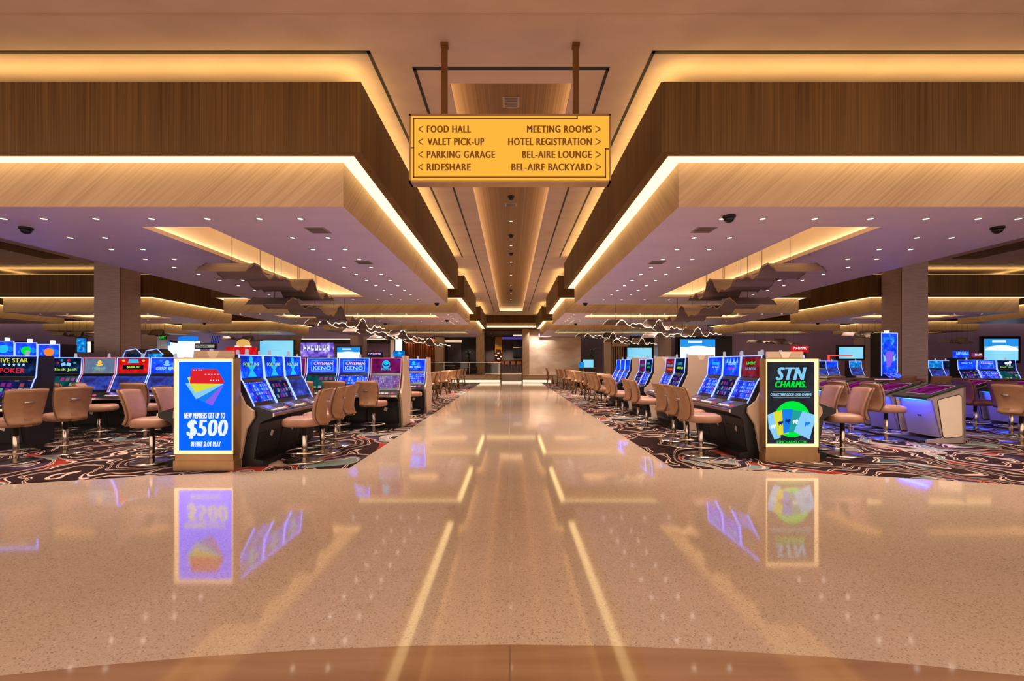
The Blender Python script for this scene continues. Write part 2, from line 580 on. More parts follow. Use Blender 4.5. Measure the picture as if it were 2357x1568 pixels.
for s, side in ((-1, 'left'), (1, 'right')):
    pts = [(s * 2.24, arc_y(2.24, 6.75, 18.0))]
    for i in range(1, 25):
        x = 2.24 + (17 - 2.24) * i / 24
        pts.append((s * x, arc_y(x, 6.75, 18.0)))
    pts += [(s * 42, -3), (s * 42, 37.9), (s * 2.24, 35.42)]
    mb = MB().prism_z(pts, .0005, .008)
    struct('floor_carpet_' + side, mb, M['carpet'], 'dark patterned carpet with cream contour lines on the %s side' % side, 'carpet')

pts = [(x, arc_y(x, 2.46, 11.6)) for x in [-6 + .5 * i for i in range(25)]] + [(6, -6), (-6, -6)]
mb = MB().prism_z(pts, .0002, .002)
band = struct('floor_border', mb, M['marble'], 'glossy brown marble border along the front edge of the terrazzo', 'floor')
mb = MB()
for a in (-.62, -.31, -.0005, .31, .62):
    d = Vector((math.sin(a), math.cos(a), 0))
    e = Vector((d.y, -d.x, 0)) * .004
    c = Vector((0, -9.14, .0026))
    p, q = c + d * 5, c + d * 11.59
    mb.add([p - e, p + e, q + e, q - e], [(0, 1, 2, 3)])
part('stone_joint', mb, band, mat=M['joint'])
struct('floor_joint', MB().box(-.028, -.024, 2.46, 35.3, .0001, .0004), M['tan'], 'thin seam in the middle of the terrazzo', 'floor joint')

# ------------------------------------------------------------------ ceiling with the long corridor coffer
HC = 5.2
RX, RY0, RY1 = .82, 6.4, 34.6
mb = MB()
T = .04
mb.box(-45, -RX, 1.5, 37.4, HC, HC + T)
mb.box(RX, 45, 1.5, 37.4, HC, HC + T)
mb.box(-RX, RX, 1.5, RY0, HC, HC + T)
mb.box(-RX, RX, RY1, 37.4, HC, HC + T)
struct('ceiling', mb, M['plaster'], 'plain plaster ceiling above the walkway', 'ceiling')
mb = MB()                                             # sides of the coffer above the plaster
E = .30
mb.box(-RX - E - .02, -RX - E, RY0 - E, RY1 + E, HC + T, HC + .34)
mb.box(RX + E, RX + E + .02, RY0 - E, RY1 + E, HC + T, HC + .34)
mb.box(-RX - E, RX + E, RY0 - E - .02, RY0 - E, HC + T, HC + .34)
mb.box(-RX - E, RX + E, RY1 + E, RY1 + E + .02, HC + T, HC + .34)
coffer = struct('ceiling_coffer', mb, M['plaster'], 'long lit coffer with a wood panel running over the walkway', 'ceiling')
part('wood_panel', MB().box(-RX - E, RX + E, RY0 - E, RY1 + E, HC + .30, HC + .33), coffer, mat=M['wood_flat'])
mb = MB()
for x0, x1 in ((-RX - .2, -RX - .10), (RX + .10, RX + .2)):
    mb.box(x0, x1, RY0 - .1, RY1 + .2, HC + T + .01, HC + T + .03)
mb.box(-RX, RX, RY1 + .10, RY1 + .2, HC + T + .01, HC + T + .03)
part('cove_light', mb, coffer, mat=M['center'])

# black shadow slots in the ceiling
def slot_box(mb, x0, x1, y0, y1):
    mb.box(min(x0, x1), max(x0, x1), y0, y1, HC - .006, HC + .001)
mb = MB()
for s in (-1, 1):
    slot_box(mb, s * 1.21, s * 1.25, 6.06, 34.7)
slot_box(mb, -1.25, 1.25, 6.04, 6.10)
struct('ceiling_slot', mb, M['slot'], 'long black slot framing the corridor coffer', 'ceiling trim')
for s, side in ((-1, 'left'), (1, 'right')):
    mb = MB()
    slot_box(mb, s * 1.695, s * 1.735, 5.73, 16.9)
    slot_box(mb, s * 1.695, s * 12.0, 5.73, 5.78)
    slot_box(mb, s * 13.8, s * 22.0, 18.05, 18.12)
    struct('ceiling_slot', mb, M['slot'], 'black slot around the %s front dropped ceiling' % side, 'ceiling trim')
    mb = MB().box(min(s * 15.7, s * 16.6), max(s * 15.7, s * 16.6), 9, 17.0, HC - .03, HC + .01)
    struct('ceiling_wood_panel', mb, M['wood'], 'wood panel in the ceiling beyond the %s front dropped ceiling' % side, 'ceiling')
# the line where two ceiling sheets meet above the sign
mb = MB().box(-12, 12, 1.5, 5.1, HC - .012, HC + .001)
struct('ceiling_sheet', mb, M['plaster'], 'nearest plaster sheet of the ceiling above the camera', 'ceiling')

# ------------------------------------------------------------------ dropped ceilings
ZB, ZM, ZT = 3.48, 4.057, 4.93
OV = .32
def ring(mb, x0, x1, y0, y1, w, z):
    """flat frame, w wide, inside the outline"""
    o = [(x0, y0, z), (x1, y0, z), (x1, y1, z), (x0, y1, z)]
    i = [(x0 + w, y0 + w, z), (x1 - w, y0 + w, z), (x1 - w, y1 - w, z), (x0 + w, y1 - w, z)]
    for k in range(4):
        l = (k + 1) % 4
        mb.add([o[k], o[l], i[l], i[k]], [(0, 1, 2, 3)])
    return mb

def soffit(x0, x1, y0, y1, rec, label, light_sides=True):
    if x0 > x1:
        x0, x1 = x1, x0
    a0, a1, b0, b1 = rec
    if a0 > a1:
        a0, a1 = a1, a0
    # linen sides
    mb = MB()
    mb.quad((x0, y0, ZB), (x1, y0, ZB), (x1, y0, ZM), (x0, y0, ZM))
    mb.quad((x0, y1, ZB), (x1, y1, ZB), (x1, y1, ZM), (x0, y1, ZM))
    mb.quad((x0, y0, ZB), (x0, y1, ZB), (x0, y1, ZM), (x0, y0, ZM))
    mb.quad((x1, y0, ZB), (x1, y1, ZB), (x1, y1, ZM), (x1, y0, ZM))
    o = struct('ceiling_soffit', mb, M['linen'], label, 'dropped ceiling')
    # painted underside with the opening
    mb = MB()
    z = ZB
    P = [(x0, y0), (x1, y0), (x1, y1), (x0, y1)]
    Q = [(a0, b0), (a1, b0), (a1, b1), (a0, b1)]
    for k in range(4):
        l = (k + 1) % 4
        mb.add([(*P[k], z), (*P[l], z), (*Q[l], z), (*Q[k], z)], [(0, 1, 2, 3)])
    part('underside', mb, o, mat=M['soffit'])
    # recess: lip, strip, walls, lid
    mb = MB()
    zl, zr = ZB + .07, ZB + .55
    g = .10
    QO = [(a0 - g, b0 - g), (a1 + g, b0 - g), (a1 + g, b1 + g), (a0 - g, b1 + g)]
    for k in range(4):
        l = (k + 1) % 4
        mb.add([(*Q[k], z), (*Q[l], z), (*Q[l], zl), (*Q[k], zl)], [(0, 1, 2, 3)])
        mb.add([(*QO[k], zl), (*QO[l], zl), (*QO[l], zr), (*QO[k], zr)], [(0, 1, 2, 3)])
    mb.add([(*q, zr) for q in QO], [(0, 1, 2, 3)])
    rc = part('recess', mb, o, mat=M['cream'])
    mb = MB()
    for k in range(4):
        l = (k + 1) % 4
        mb.add([(*Q[k], zl), (*Q[l], zl), (*QO[l], zl), (*QO[k], zl)], [(0, 1, 2, 3)])
    part('strip_light', mb, rc, mat=M['recess'])
    # walnut band above and its two hidden strips
    X0, X1, Y0, Y1 = x0 - OV, x1 + OV, y0 - .3, y1 + .3
    part('wood_fascia', MB().box(X0, X1, Y0, Y1, ZM, ZT), o, mat=M['wood'])
    part('cove_light', ring(MB(), x0 - .2, x1 + .2, y0 - .19, y1 + .19, .2, ZM - .004), o, mat=M['cove_down'])
    part('cove_light', ring(MB(), X0 + .10, X1 - .10, Y0 + .10, Y1 - .10, .10, ZT + .02), o, mat=M['cove_up'])
    return o

SOF = []
for s, side in ((-1, 'left'), (1, 'right')):
    for x0, x1, y0, y1, rec, nm in (
        (2.175, 8.26, 6.2, 16.4, (4.49, 5.5, 7.1, 14.6), 'large dropped ceiling at the %s front, over the nearest machines'),
        (2.175, 11.55, 19.2, 25.0, (3.2, 10.0, 20.05, 21.4), 'dropped ceiling on the %s behind the front one, beside the walkway'),
        (14.32, 20.2, 19.0, 24.5, (15.2, 19.2, 20.1, 21.5), 'dropped ceiling behind the %s stone column'),
        (22.9, 29.0, 19.0, 24.5, (23.8, 28.0, 20.1, 21.5), 'dropped ceiling at the far %s edge of the hall'),
        (2.175, 11.55, 29.4, 35.9, (2.9, 10.0, 30.9, 32.3), 'farthest dropped ceiling on the %s beside the lounge'),
        (14.4, 20.4, 29.6, 34.0, (15.2, 19.4, 30.8, 32.2), 'farthest dropped ceiling on the %s in the second row out'),
        (22.9, 29.0, 29.6, 34.0, (23.8, 28.0, 30.8, 32.2), 'farthest dropped ceiling at the %s edge of the hall')):
        rec = (s * rec[0], s * rec[1], rec[2], rec[3])
        soffit(s * x0, s * x1, y0, y1, rec, nm % side)
        SOF.append((s, side, x0, x1, y0, y1))

# ------------------------------------------------------------------ recessed downlights
dl_ring = MB().lathe([(.038, 0), (.058, 0), (.058, .012), (.038, .012), (.038, 0)], 16, caps=False).mesh('downlight', M['white'])
dl_lens = MB().lathe([(0, .004), (.038, .004)], 16, caps=False).mesh('lens', M['spot'])
_beam = {}
def downlight(x, y, z, label, group, watts=None):
    o = part('downlight', dl_ring, loc=(x, y, z - .012))
    tag(o, label, 'downlight', group)
    part('lens', dl_lens, o)
    w = watts or SPOT_W
    if w not in _beam:
        ld = bpy.data.lights.new('downlight_beam', 'SPOT')
        ld.energy = w
        ld.color = (1, .80, .66)
        ld.spot_size = math.radians(104)
        ld.spot_blend = .7
        ld.shadow_soft_size = .04
        _beam[w] = ld
    b = link(bpy.data.objects.new('downlight_beam', _beam[w]))
    b.parent = o
    b.location = (0, 0, -.02)
for s, side in ((-1, 'left'), (1, 'right')):
    g = 'downlights in the %s front dropped ceiling' % side
    L = 'small round downlight in the %s front dropped ceiling' % side
    cols = (2.95, 3.52, 6.54, 7.1)
    for x in cols + (4.25, 5.03, 5.81):
        downlight(s * x, 6.69, ZB, L, g)
        downlight(s * x, 15.2, ZB, L, g)
    for k in range(9):
        for x in cols:
            downlight(s * x, 7.7 + .79 * k, ZB, L, g)
    g = 'downlights in the second dropped ceiling on the %s' % side
    L = 'tiny downlight in the second dropped ceiling on the %s' % side
    for x in (3.3, 4.3, 5.3, 6.3, 7.3, 8.3, 9.3, 10.3, 11.1):
        downlight(s * x, 19.6, ZB, L, g, FAR_W)
        downlight(s * x, 22.9, ZB, L, g, FAR_W)
    for k in range(6):
        downlight(s * 2.62, 19.9 + .8 * k, ZB, L, g, FAR_W)
        downlight(s * 2.95, 22.6 + .4 * k, ZB, L, g, FAR_W)
    g = 'downlights behind the %s stone column' % side
    L = 'tiny downlight in the dropped ceiling behind the %s stone column' % side
    for x in (14.9, 16.0, 17.1, 18.2, 19.3):
        for y in (19.6, 22.5, 23.8):
            downlight(s * x, y, ZB, L, g, FAR_W)
    g = 'downlights in the farthest dropped ceilings on the %s' % side
    L = 'tiny downlight in the farthest dropped ceilings on the %s' % side
    for x in (3.5, 5.0, 6.5, 8.0, 9.5, 15.0, 16.5, 18.0, 19.5):
        downlight(s * x, 30.1, ZB, L, g, FAR_W)
        downlight(s * x, 33.2, ZB, L, g, FAR_W)
for i, y in enumerate((10.9, 13.6, 16.4, 19.1, 21.9, 24.7, 27.5, 30.3)):
    downlight(0, y, HC + .30, 'small downlight on the wood panel of the corridor coffer', 'downlights along the corridor coffer', HALL_W)

# dark domes, sensors and grilles on the ceilings
dome_b = MB().lathe([(.085, 0), (.085, -.025), (.07, -.03)], 18).mesh('security_camera', M['blackm'])
dome_d = MB().lathe([(.072, -.028), (.066, -.06), (.045, -.085), (.02, -.096), (0, -.098)], 18).mesh('dome', M['black'])
def dome(x, y, z, label):
    o = tag(part('security_camera', dome_b, loc=(x, y, z)), label, 'security camera', 'black ceiling cameras')
    part('dome', dome_d, o)
for px, py, side in ((60, 524, 'front left corner, beside the outer downlights'), (1678, 497, 'front right dropped ceiling, by the inner edge'), (2296, 523, 'front right dropped ceiling, by the outer downlights')):
    y = (ZB - EYE) * F / (CY - py)
    dome((px - CX) / F * y, y, ZB, 'black camera dome at the ' + side if 'corner' in side else 'black camera dome on the ' + side)
for x, y, l in ((-2.5, 16.1, 'black camera dome at the far inner corner of the left front dropped ceiling'), (2.5, 16.1, 'black camera dome at the far inner corner of the right front dropped ceiling'),
                (-3.0, 22.4, 'black camera dome on the second left dropped ceiling near the walkway'), (3.3, 24.4, 'black camera dome on the second right dropped ceiling near the walkway'),
                (-6.4, 24.3, 'black camera dome on the far edge of the second left dropped ceiling'), (6.3, 24.3, 'black camera dome on the far edge of the second right dropped ceiling'),
                (15.4, 24.0, 'black camera dome behind the right stone column'), (-15.4, 24.0, 'black camera dome behind the left stone column')):
    dome(x, y, ZB, l)
for y, l in ((11.6, 'nearest black camera dome on the corridor wood panel'), (15.1, 'second black camera dome on the corridor wood panel'), (17.6, 'third black camera dome on the corridor wood panel'), (26.4, 'farthest black camera dome on the corridor wood panel')):
    dome(0, y, HC + .30, l)
def grille(x, y, z, w, d, label):
    o = tag(part('ceiling_vent', MB().box(-w / 2, w / 2, -d / 2, d / 2, -.008, .002), mat=M['grey'], loc=(x, y, z)), label, 'vent')
    mb = MB()
    for k in range(6):
        yy = -d / 2 + .03 + k * (d - .06) / 5
        mb.box(-w / 2 + .03, w / 2 - .03, yy - .006, yy + .006, -.014, -.007)
    part('slat', mb, o, mat=M['greywall'])
for px, py, l in ((732, 530, 'flat grille on the left front dropped ceiling by the inner downlights'), (1620, 529, 'flat grille on the right front dropped ceiling by the inner downlights'),
                  (838, 604, 'farther flat grille on the left front dropped ceiling'), (1512, 604, 'farther flat grille on the right front dropped ceiling')):
    y = (ZB - EYE) * F / (CY - py)
    grille((px - CX) / F * y, y, ZB, .3, .3, l)
grille(0, 7.4, HC + .30, .26, .3, 'grille in the near end of the corridor wood panel')
grille(0, 12.2, HC + .30, .30, .25, 'grille behind the first camera dome on the corridor wood panel')

# ------------------------------------------------------------------ stone columns
def column(x, y, w, top, label, z0=0.):
    """two-piece stone cladding with a shadow joint at the corner"""
    h = w / 2
    mb = MB().box(-h, h, -h, h, z0, top)
    o = part('stone_column', mb, loc=(x, y, 0), mat=M['travertine'])
    o['kind'] = 'structure'
    tag(o, label, 'column')
    s = 1 if x < 0 else -1
    part('corner_joint', MB().box(s * h - .012, s * h + .004, -h - .004, -h + .012, z0, top - .002), o, mat=M['brown'])
    return o
column(-14.87, 18.08, .97, HC, 'big stone column standing on the left behind the machines')
column(14.87, 18.08, .97, HC, 'big stone column standing on the right behind the table pods')
column(-11.6, 36.4, .97, 4.2, 'distant stone column left of the orange lounge curtain')
column(11.55, 36.4, .97, 4.2, 'distant stone column between the two right wall screens')
column(-26.0, 34.9, 1.1, HC, 'distant stone column beside the big left column')
column(25.6, 34.4, 1.1, HC, 'distant stone column beside the big right column')

# ------------------------------------------------------------------ walls
YB = 38.0
S38 = YB / F
def X38(px):
    return (px - CX) * S38
def Z38(py):
    return EYE + (CY - py) * S38
struct('wall_left', MB().box(-42.2, -42, -8, 38, 0, HC), M['mauve'], 'far left side wall', 'wall')
struct('wall_right', MB().box(42, 42.2, -8, 38, 0, HC), M['mauve'], 'far right side wall', 'wall')
struct('wall_back_left', MB().box(-42, X38(905), YB, YB + .2, 0, HC), M['mauve'], 'mauve back wall on the left', 'wall')
struct('wall_back_right', MB().box(X38(1404), 42, YB, YB + .2, 0, HC), M['mauve'], 'mauve back wall on the right', 'wall')
tag(struct('wall_pilaster', MB().box(X38(676), X38(702), YB - .5, YB, 0, 3.6), M['tan']), 'tan pilaster between the wall screen and the left back wall', 'pilaster')
o = struct('wall_niche', MB().box(X38(700), X38(906), YB - .55, YB - .05, 3.02, 3.32), M['darkroom'], 'dark band under a lit cove on the left back wall', 'wall band')
part('cove_light', MB().box(X38(700), X38(906), YB - .5, YB - .4, 3.33, 3.38), o, mat=M['plinth_glow'])
# end beam over the lounge mouth
o = struct('ceiling_beam', MB().box(-2.15, 2.15, 37.2, 37.6, 4.62, HC), M['wood'], 'dark wood beam closing the far end of the corridor ceiling', 'beam')
part('lower_face', MB().box(-2.15, 2.15, 37.3, 37.5, 4.24, 4.62), o, mat=M['linen'])
part('cove_light', MB().box(-2.1, 2.1, 37.22, 37.28, 4.25, 4.36), o, mat=M['cove_down'])
part('cap', MB().box(-2.6, 2.6, 37.15, 37.7, 4.1, 4.24), o, mat=M['brown'])
# fascia between the last dropped ceilings and the room behind them
struct('wall_header', MB().box(X38(905), -2.15, 37.2, 37.4, 3.5, HC), M['mauve'], 'plain wall above the openings left of the lounge', 'wall')
struct('wall_header_right', MB().box(2.15, X38(1404), 37.2, 37.4, 3.5, HC), M['mauve'], 'plain wall above the pale stone wall', 'wall')
# ------------------------------------------------------------------ hanging direction sign
SY = 5.53
def sx(px): return (px - CX) / F * SY
def sz(py): return EYE + (CY - py) / F * SY
sx0, sx1, sz0, sz1 = sx(941), sx(1406.5), sz(419.5), sz(262)
sign = thing('hanging_sign', 'glowing amber direction sign hanging over the walkway', 'sign', ((sx0 + sx1) / 2, SY, sz0))
ox, oz = (sx0 + sx1) / 2, sz0
W2, HS = (sx1 - sx0) / 2, sz1 - sz0
mb = MB().box(-W2, W2, 0, .16, 0, .02).box(-W2, W2, 0, .16, HS - .02, HS).box(-W2, -W2 + .022, 0, .16, 0, HS).box(W2 - .022, W2, 0, .16, 0, HS)
part('frame', mb, sign, mat=M['bronze'])
part('face', MB().box(-W2 + .02, W2 - .02, .012, .148, .018, HS - .018), sign, mat=M['sign'])
def c3(x, y): return (sx(900 + x / 3.92) - ox, sz(60 + y / 3.92) - oz)
mb = MB()
def bar(a, b, t=.014):
    (x0, z0), (x1, z1) = c3(*a), c3(*b)
    mb.box(min(x0, x1) - t / 2, max(x0, x1) + t / 2, .004, .012, min(z0, z1) - t / 2, max(z0, z1) + t / 2)
for a, b in (((203, 832), (1680, 832)), ((1680, 800), (1680, 832)), ((203, 832), (203, 1362)), ((165, 1096), (203, 1096)), ((203, 1362), (1936, 1362)), ((1936, 1105), (1936, 1362)), ((1936, 1105), (1978, 1105))):
    bar(a, b)
part('border_line', mb, sign, mat=INK['brown'])
mb = MB()
for y, l, lx, r, rx in ((926, 'FOOD HALL', (325, 718), 'MEETING ROOMS', (1230, 1810)), (1040, 'VALET PICK-UP', (330, 838), 'HOTEL REGISTRATION', (1060, 1812)),
                        (1156, 'PARKING GARAGE', (325, 936), 'BEL-AIRE LOUNGE', (1186, 1810)), (1270, 'RIDESHARE', (325, 716), 'BEL-AIRE BACKYARD', (1090, 1810))):
    for body, (a, b) in ((l, lx), (r, rx)):
        (x0, z), (x1, _) = c3(a, y), c3(b, y)
        words(mb, body, (x0 + x1) / 2, z, x1 - x0, .082, .009, .055)
    for xa, xb in ((290, 245), (1845, 1893)):
        (x0, z), (x1, _) = c3(xa, y), c3(xb, y)
        t = .014
        for sg in (1, -1):
            poly(mb, [(x0, z + sg * .036 + t / 2), (x0, z + sg * .036 - t / 2), (x1, z - t / 2), (x1, z + t / 2)], .009)
part('lettering', mb, sign, mat=INK['brown'], label='brown destination names with arrows')
for px in (1021, 1327.5):
    x = sx(px) - ox
    part('hanging_rod', MB().box(x - .033, x + .033, .05, .115, HS, HC - oz).box(x - .043, x + .043, .04, .125, HC - oz - .04, HC - oz), sign, mat=M['brown'])

# ------------------------------------------------------------------ lit poster kiosks
def kiosk(name_label, x0, x1, yf, label):
    w = x1 - x0
    k = thing('advertising_kiosk', label, 'kiosk', ((x0 + x1) / 2, yf, 0))
    h = w / 2
    mb = MB().box(-h - .004, h + .004, -.006, .175, 0, .135).box(-h + .012, h - .012, .012, .16, .135, .215)
    part('base', mb, k, mat=M['bronze'])
    Z0, Z1 = .225, 1.515
    part('housing', MB().box(-h, h, .045, .17, .215, Z1 + .01).box(-h, -h + .008, 0, .05, .215, Z1 + .01).box(h - .008, h, 0, .05, .215, Z1 + .01).box(-h, h, 0, .05, .215, .225).box(-h, h, 0, .05, Z1, Z1 + .01), k, mat=M['bronze'])
    a, b = h - .010, h - .046                           # sloping lit rim from front to the recessed screen
    z0, z1, i0, i1 = Z0 + .004, Z1 - .004, Z0 + .045, Z1 - .042
    mb = MB()
    o_ = [(-a, .002, z0), (a, .002, z0), (a, .002, z1), (-a, .002, z1)]
    i_ = [(-b, .040, i0), (b, .040, i0), (b, .040, i1), (-b, .040, i1)]
    for q in range(4):
        l = (q + 1) % 4
        mb.add([o_[q], o_[l], i_[l], i_[q]], [(0, 1, 2, 3)])
    part('lit_rim', mb, k, mat=M['frame_glow'])
    return k, b, i0, i1

KL, kb, kz0, kz1 = kiosk('', at(399.5, 0, 6.43).x, at(537.5, 0, 6.43).x, 6.43, 'lit kiosk with the blue $500 poster, left of the walkway')
def screen(parent, b, z0, z1, mat, y=.041, name='screen'):
    o = part(name, MB().box(-b, b, 0, .004, -(z1 - z0) / 2, (z1 - z0) / 2), parent, (0, y - .004, (z0 + z1) / 2), mat=mat)
    return o
s1 = screen(KL, kb, kz0, kz1, SCR['kiosk_blue'])
# poster art, in px of crop 2 (4.612 px per photo px, 171 photo px per metre)
def kp(x, y):
    return ((x - 395) / 4.612 / 171 * 1.0, (1.45 + (CY - (760 + y / 4.612)) / 171) - (kz0 + kz1) / 2)
def art(parent, name, pts, mat, y=-.002):
    return part(name, poly(MB(), [kp(*p) for p in pts], 0), parent, (0, y, 0), mat=mat)
part('card', poly(MB(), [kp(*p) for p in ((385, 765), (470, 805), (585, 600), (560, 580))]), s1, (0, -.0010, 0), mat=INK['purple'], label='purple card')
part('card', poly(MB(), [kp(*p) for p in ((318, 738), (392, 768), (578, 585), (560, 570))]), s1, (0, -.0015, 0), mat=INK['blue'], label='blue card')
part('card', poly(MB(), [kp(*p) for p in ((182, 565), (297, 735), (330, 722), (590, 575), (560, 560))]), s1, (0, -.0020, 0), mat=INK['sky'], label='pale blue card')
part('card', poly(MB(), [kp(*p) for p in ((205, 505), (232, 495), (250, 560), (560, 555), (560, 575), (292, 665), (238, 585))]), s1, (0, -.0025, 0), mat=INK['yellow'], label='yellow green card')
part('card', poly(MB(), [kp(*p) for p in ((250, 410), (520, 415), (602, 552), (580, 572), (236, 568), (232, 555))]), s1, (0, -.0030, 0), mat=INK['red'], label='red card on top')
mb = MB()
for (a, y), (b, yy), body, cap in (((270, 425), (360, 430), 'REWARDS', 10), ((392, 472), (540, 474), 'PREFERRED', 12), ((450, 534), (545, 534), 'PLAYER', 9)):
    (x0, z), (x1, _) = kp(a, y), kp(b, yy)
    mb.add([], [])
    words(mb, '- - - -' if cap != 12 else '= = = = =', (x0 + x1) / 2, z, x1 - x0, .012, 0)
part('card_print', mb, s1, (0, -.0036, 0), mat=INK['white'])
mb = MB()
for a, b, y, cap, body, sl in ((172, 606, 910, 62, 'NEW MEMBERS GET UP TO', .18), (205, 628, 1055, 175, '$500', .12), (243, 560, 1215, 52, 'IN FREE SLOT PLAY', .1)):
    (x0, z), (x1, _) = kp(a, y), kp(b, y)
    words(mb, body, (x0 + x1) / 2, z, x1 - x0, cap / 4.612 / 171 * (1.15 if body[0] == '$' else 1), 0, .05, sl)
part('lettering', mb, s1, (0, -.0030, 0), mat=INK['white'], label='pale offer wording')

KR, kb, kz0, kz1 = kiosk('', at(1762, 0, 6.97).x, at(1885.5, 0, 6.97).x, 6.97, 'lit kiosk with the black poster and green disc, right of the walkway')
s2 = screen(KR, kb, kz0, kz1, SCR['kiosk_dark'])
def kq(x, y):
    return ((x - 541) / 4.356 / 158, (1.45 + (CY - (740 + y / 4.356)) / 158) - (kz0 + kz1) / 2)
mb = MB()
(x0, z), (x1, _) = kq(395, 525), kq(690, 525)
words(mb, 'STN', (x0 + x1) / 2, z, x1 - x0, 130 / 4.356 / 158, 0, .07, .3)
part('lettering', mb, s2, (0, -.003, 0), mat=INK['sky'], label='large pale blue letters')
mb = MB()
(x0, z), (x1, _) = kq(385, 632), kq(692, 632)
words(mb, 'CHARMS.', (x0 + x1) / 2, z, x1 - x0, 62 / 4.356 / 158, 0, .07, .25)
part('lettering', mb, s2, (0, -.003, 0), mat=INK['green'], label='bright green slanted letters')
mb = MB()
(x0, z), (x1, _) = kq(397, 1215), kq(693, 1215)
words(mb, 'STNCHARMS.COM', (x0 + x1) / 2, z, x1 - x0, 30 / 4.356 / 158, 0, .02)
part('lettering', mb, s2, (0, -.003, 0), mat=INK['green'], label='small green web address')
mb = MB()
(x0, z), (x1, _) = kq(335, 735), kq(748, 735)
words(mb, 'COLLECTIBLE GOOD LUCK CHARMS', (x0 + x1) / 2, z, x1 - x0, 26 / 4.356 / 158, 0, .03, .2)
for y in (707, 762):
    (x0, z), (x1, _) = kq(358, y), kq(732, y)
    poly(mb, [(x0, z - .0015), (x1, z - .0015), (x1, z + .0015), (x0, z + .0015)])
part('lettering', mb, s2, (0, -.003, 0), mat=INK['ice'], label='small pale blue line of words')
(x0, z), (x1, zz) = kq(372, 985), kq(738, 1190)
r_ = (x1 - x0) / 2
pts = []
for i in range(48):
    a = 2 * PI * i / 48
    pts.append(((x0 + x1) / 2 + r_ * math.cos(a), max(z + r_ * math.sin(a), zz)))
part('green_disc', poly(MB(), pts), s2, (0, -.001, 0), mat=INK['green'])
for n_, (ps, mt) in enumerate(((((305, 940), (378, 912), (440, 1170), (375, 1190), (318, 1065)), 'sky'), (((362, 915), (455, 890), (520, 1125), (410, 1152)), 'yellow'),
                               (((452, 885), (560, 882), (545, 1112), (465, 1128)), 'blue'), (((560, 892), (662, 905), (590, 1112), (515, 1118)), 'teal'), (((655, 902), (778, 940), (778, 1010), (728, 1188), (570, 1110)), 'sky'))):
    c = part('charm_card', poly(MB(), [kq(*p) for p in ps]), s2, (0, -.0015 - .0004 * n_, 0), mat=INK[mt], label=['pale blue', 'yellow', 'blue', 'dark green', 'light blue'][n_] + ' charm card')
    cxp = sum(p[0] for p in ps) / len(ps)
    cyp = sum(p[1] for p in ps) / len(ps)
    mb = MB()
    (x, z) = kq(cxp, cyp)
    disc(mb, x, z, .035, .022)
    disc(mb, x + .03, z + .012, .016, .018)
    for dx in (-.022, .018):
        poly(mb, [(x + dx - .006, z - .04), (x + dx + .006, z - .04), (x + dx + .008, z), (x + dx - .008, z)])
    part('print', mb, c, (0, -.0003, 0), mat=INK[['white', 'navy', 'navy', 'white', 'blue'][n_]])

# ------------------------------------------------------------------ slot machines
PW = {}
def tube_box(mb, a, b, w, t):
    """flat bar from a to b in a yz plane at x = a.x, w wide in x"""
    a, b = Vector(a), Vector(b)
    d = (b - a).normalized()
    n = Vector((0, -d.z, d.y)) * t
    p = [a, b, b + n, a + n]
    v = [(q.x - w / 2, q.y, q.z) for q in p] + [(q.x + w / 2, q.y, q.z) for q in p]
    mb.add(v, [(0, 1, 2, 3), (4, 5, 6, 7), (0, 1, 5, 4), (1, 2, 6, 5), (2, 3, 7, 6), (3, 0, 4, 7)])

PROF = [(0, 0), (.66, 0), (.66, .09), (.535, .115), (.61, .60), (.67, .645), (.78, .685), (.81, .715), (.805, .755), (.53, .845), (.505, .885), (.365, 1.185), (.335, 1.225), (.305, 1.575), (0, 1.575)]
def machine_parts(W):
    if W in PW:
        return PW[W]
    h = W / 2
    d = {}
    d['cabinet'] = MB().prism([(-u, z) for u, z in PROF], -h + .004, h - .004).mesh('cabinet', M['black'])
    # screens are centred planes, tilted by the part's rotation
    d['up'] = MB().box(-h + .035, h - .035, 0, .006, -.158, .158).mesh('upper_screen', SCR['blue'])
    d['low'] = MB().box(-h + .045, h - .045, 0, .006, -.152, .152).mesh('lower_screen', SCR['reels_blue'])
    d['deck'] = MB().box(-h + .02, h - .02, 0, .008, -.128, .128).mesh('button_deck', M['blackm'])
    mb = MB()
    rnd = random.Random(5)
    for i in range(5):
        mb.box(-h + .10 + i * .085, -h + .165 + i * .085, -.014, 0, -.10, -.05)
    d['btn'] = mb.mesh('button', M['white'])
    d['spin'] = MB().lathe([(0, .02), (.03, .02), (.034, 0)], 14).mesh('spin_button', emit('spin_button_glow', (.8, .12, .2), .8))
    d['panel'] = MB().box(-h + .10, -h + .30, -.006, 0, -.055, .07).mesh('bill_panel', M['steel'])
    mb = MB()
    mb.prism([(-.80, .70), (-.822, .712), (-.818, .752), (-.80, .757)], -h, h)
    d['rim'] = mb.mesh('deck_rim', M['steel'])
    mb = MB()
    for s in (-1, 1):
        x = s * (h - .016)
        tube_box(mb, (x, -.532, .845), (x, -.372, 1.185), .012, .012)
        tube_box(mb, (x, -.372, 1.185), (x, -.340, 1.225), .012, .012)
        tube_box(mb, (x, -.340, 1.225), (x, -.312, 1.572), .012, .012)
    mb.box(-h + .01, h - .01, -.324, -.310, 1.56, 1.575)
    d['trim'] = mb.mesh('edge_light', M['trim_blue'])
    d['candle'] = MB().lathe([(.03, 0), (.03, .012), (.024, .014), (.024, .075), (.018, .085), (0, .087)], 12).mesh('service_light', M['candle'])
    d['badge'] = MB().box(-.035, .035, 0, .004, -.04, .04).mesh('certificate_label', M['white'])
    d['door'] = MB().box(-h + .05, h - .05, 0, .012, -.14, .14).mesh('belly_door', M['blackm'])
    PW[W] = d
    return d

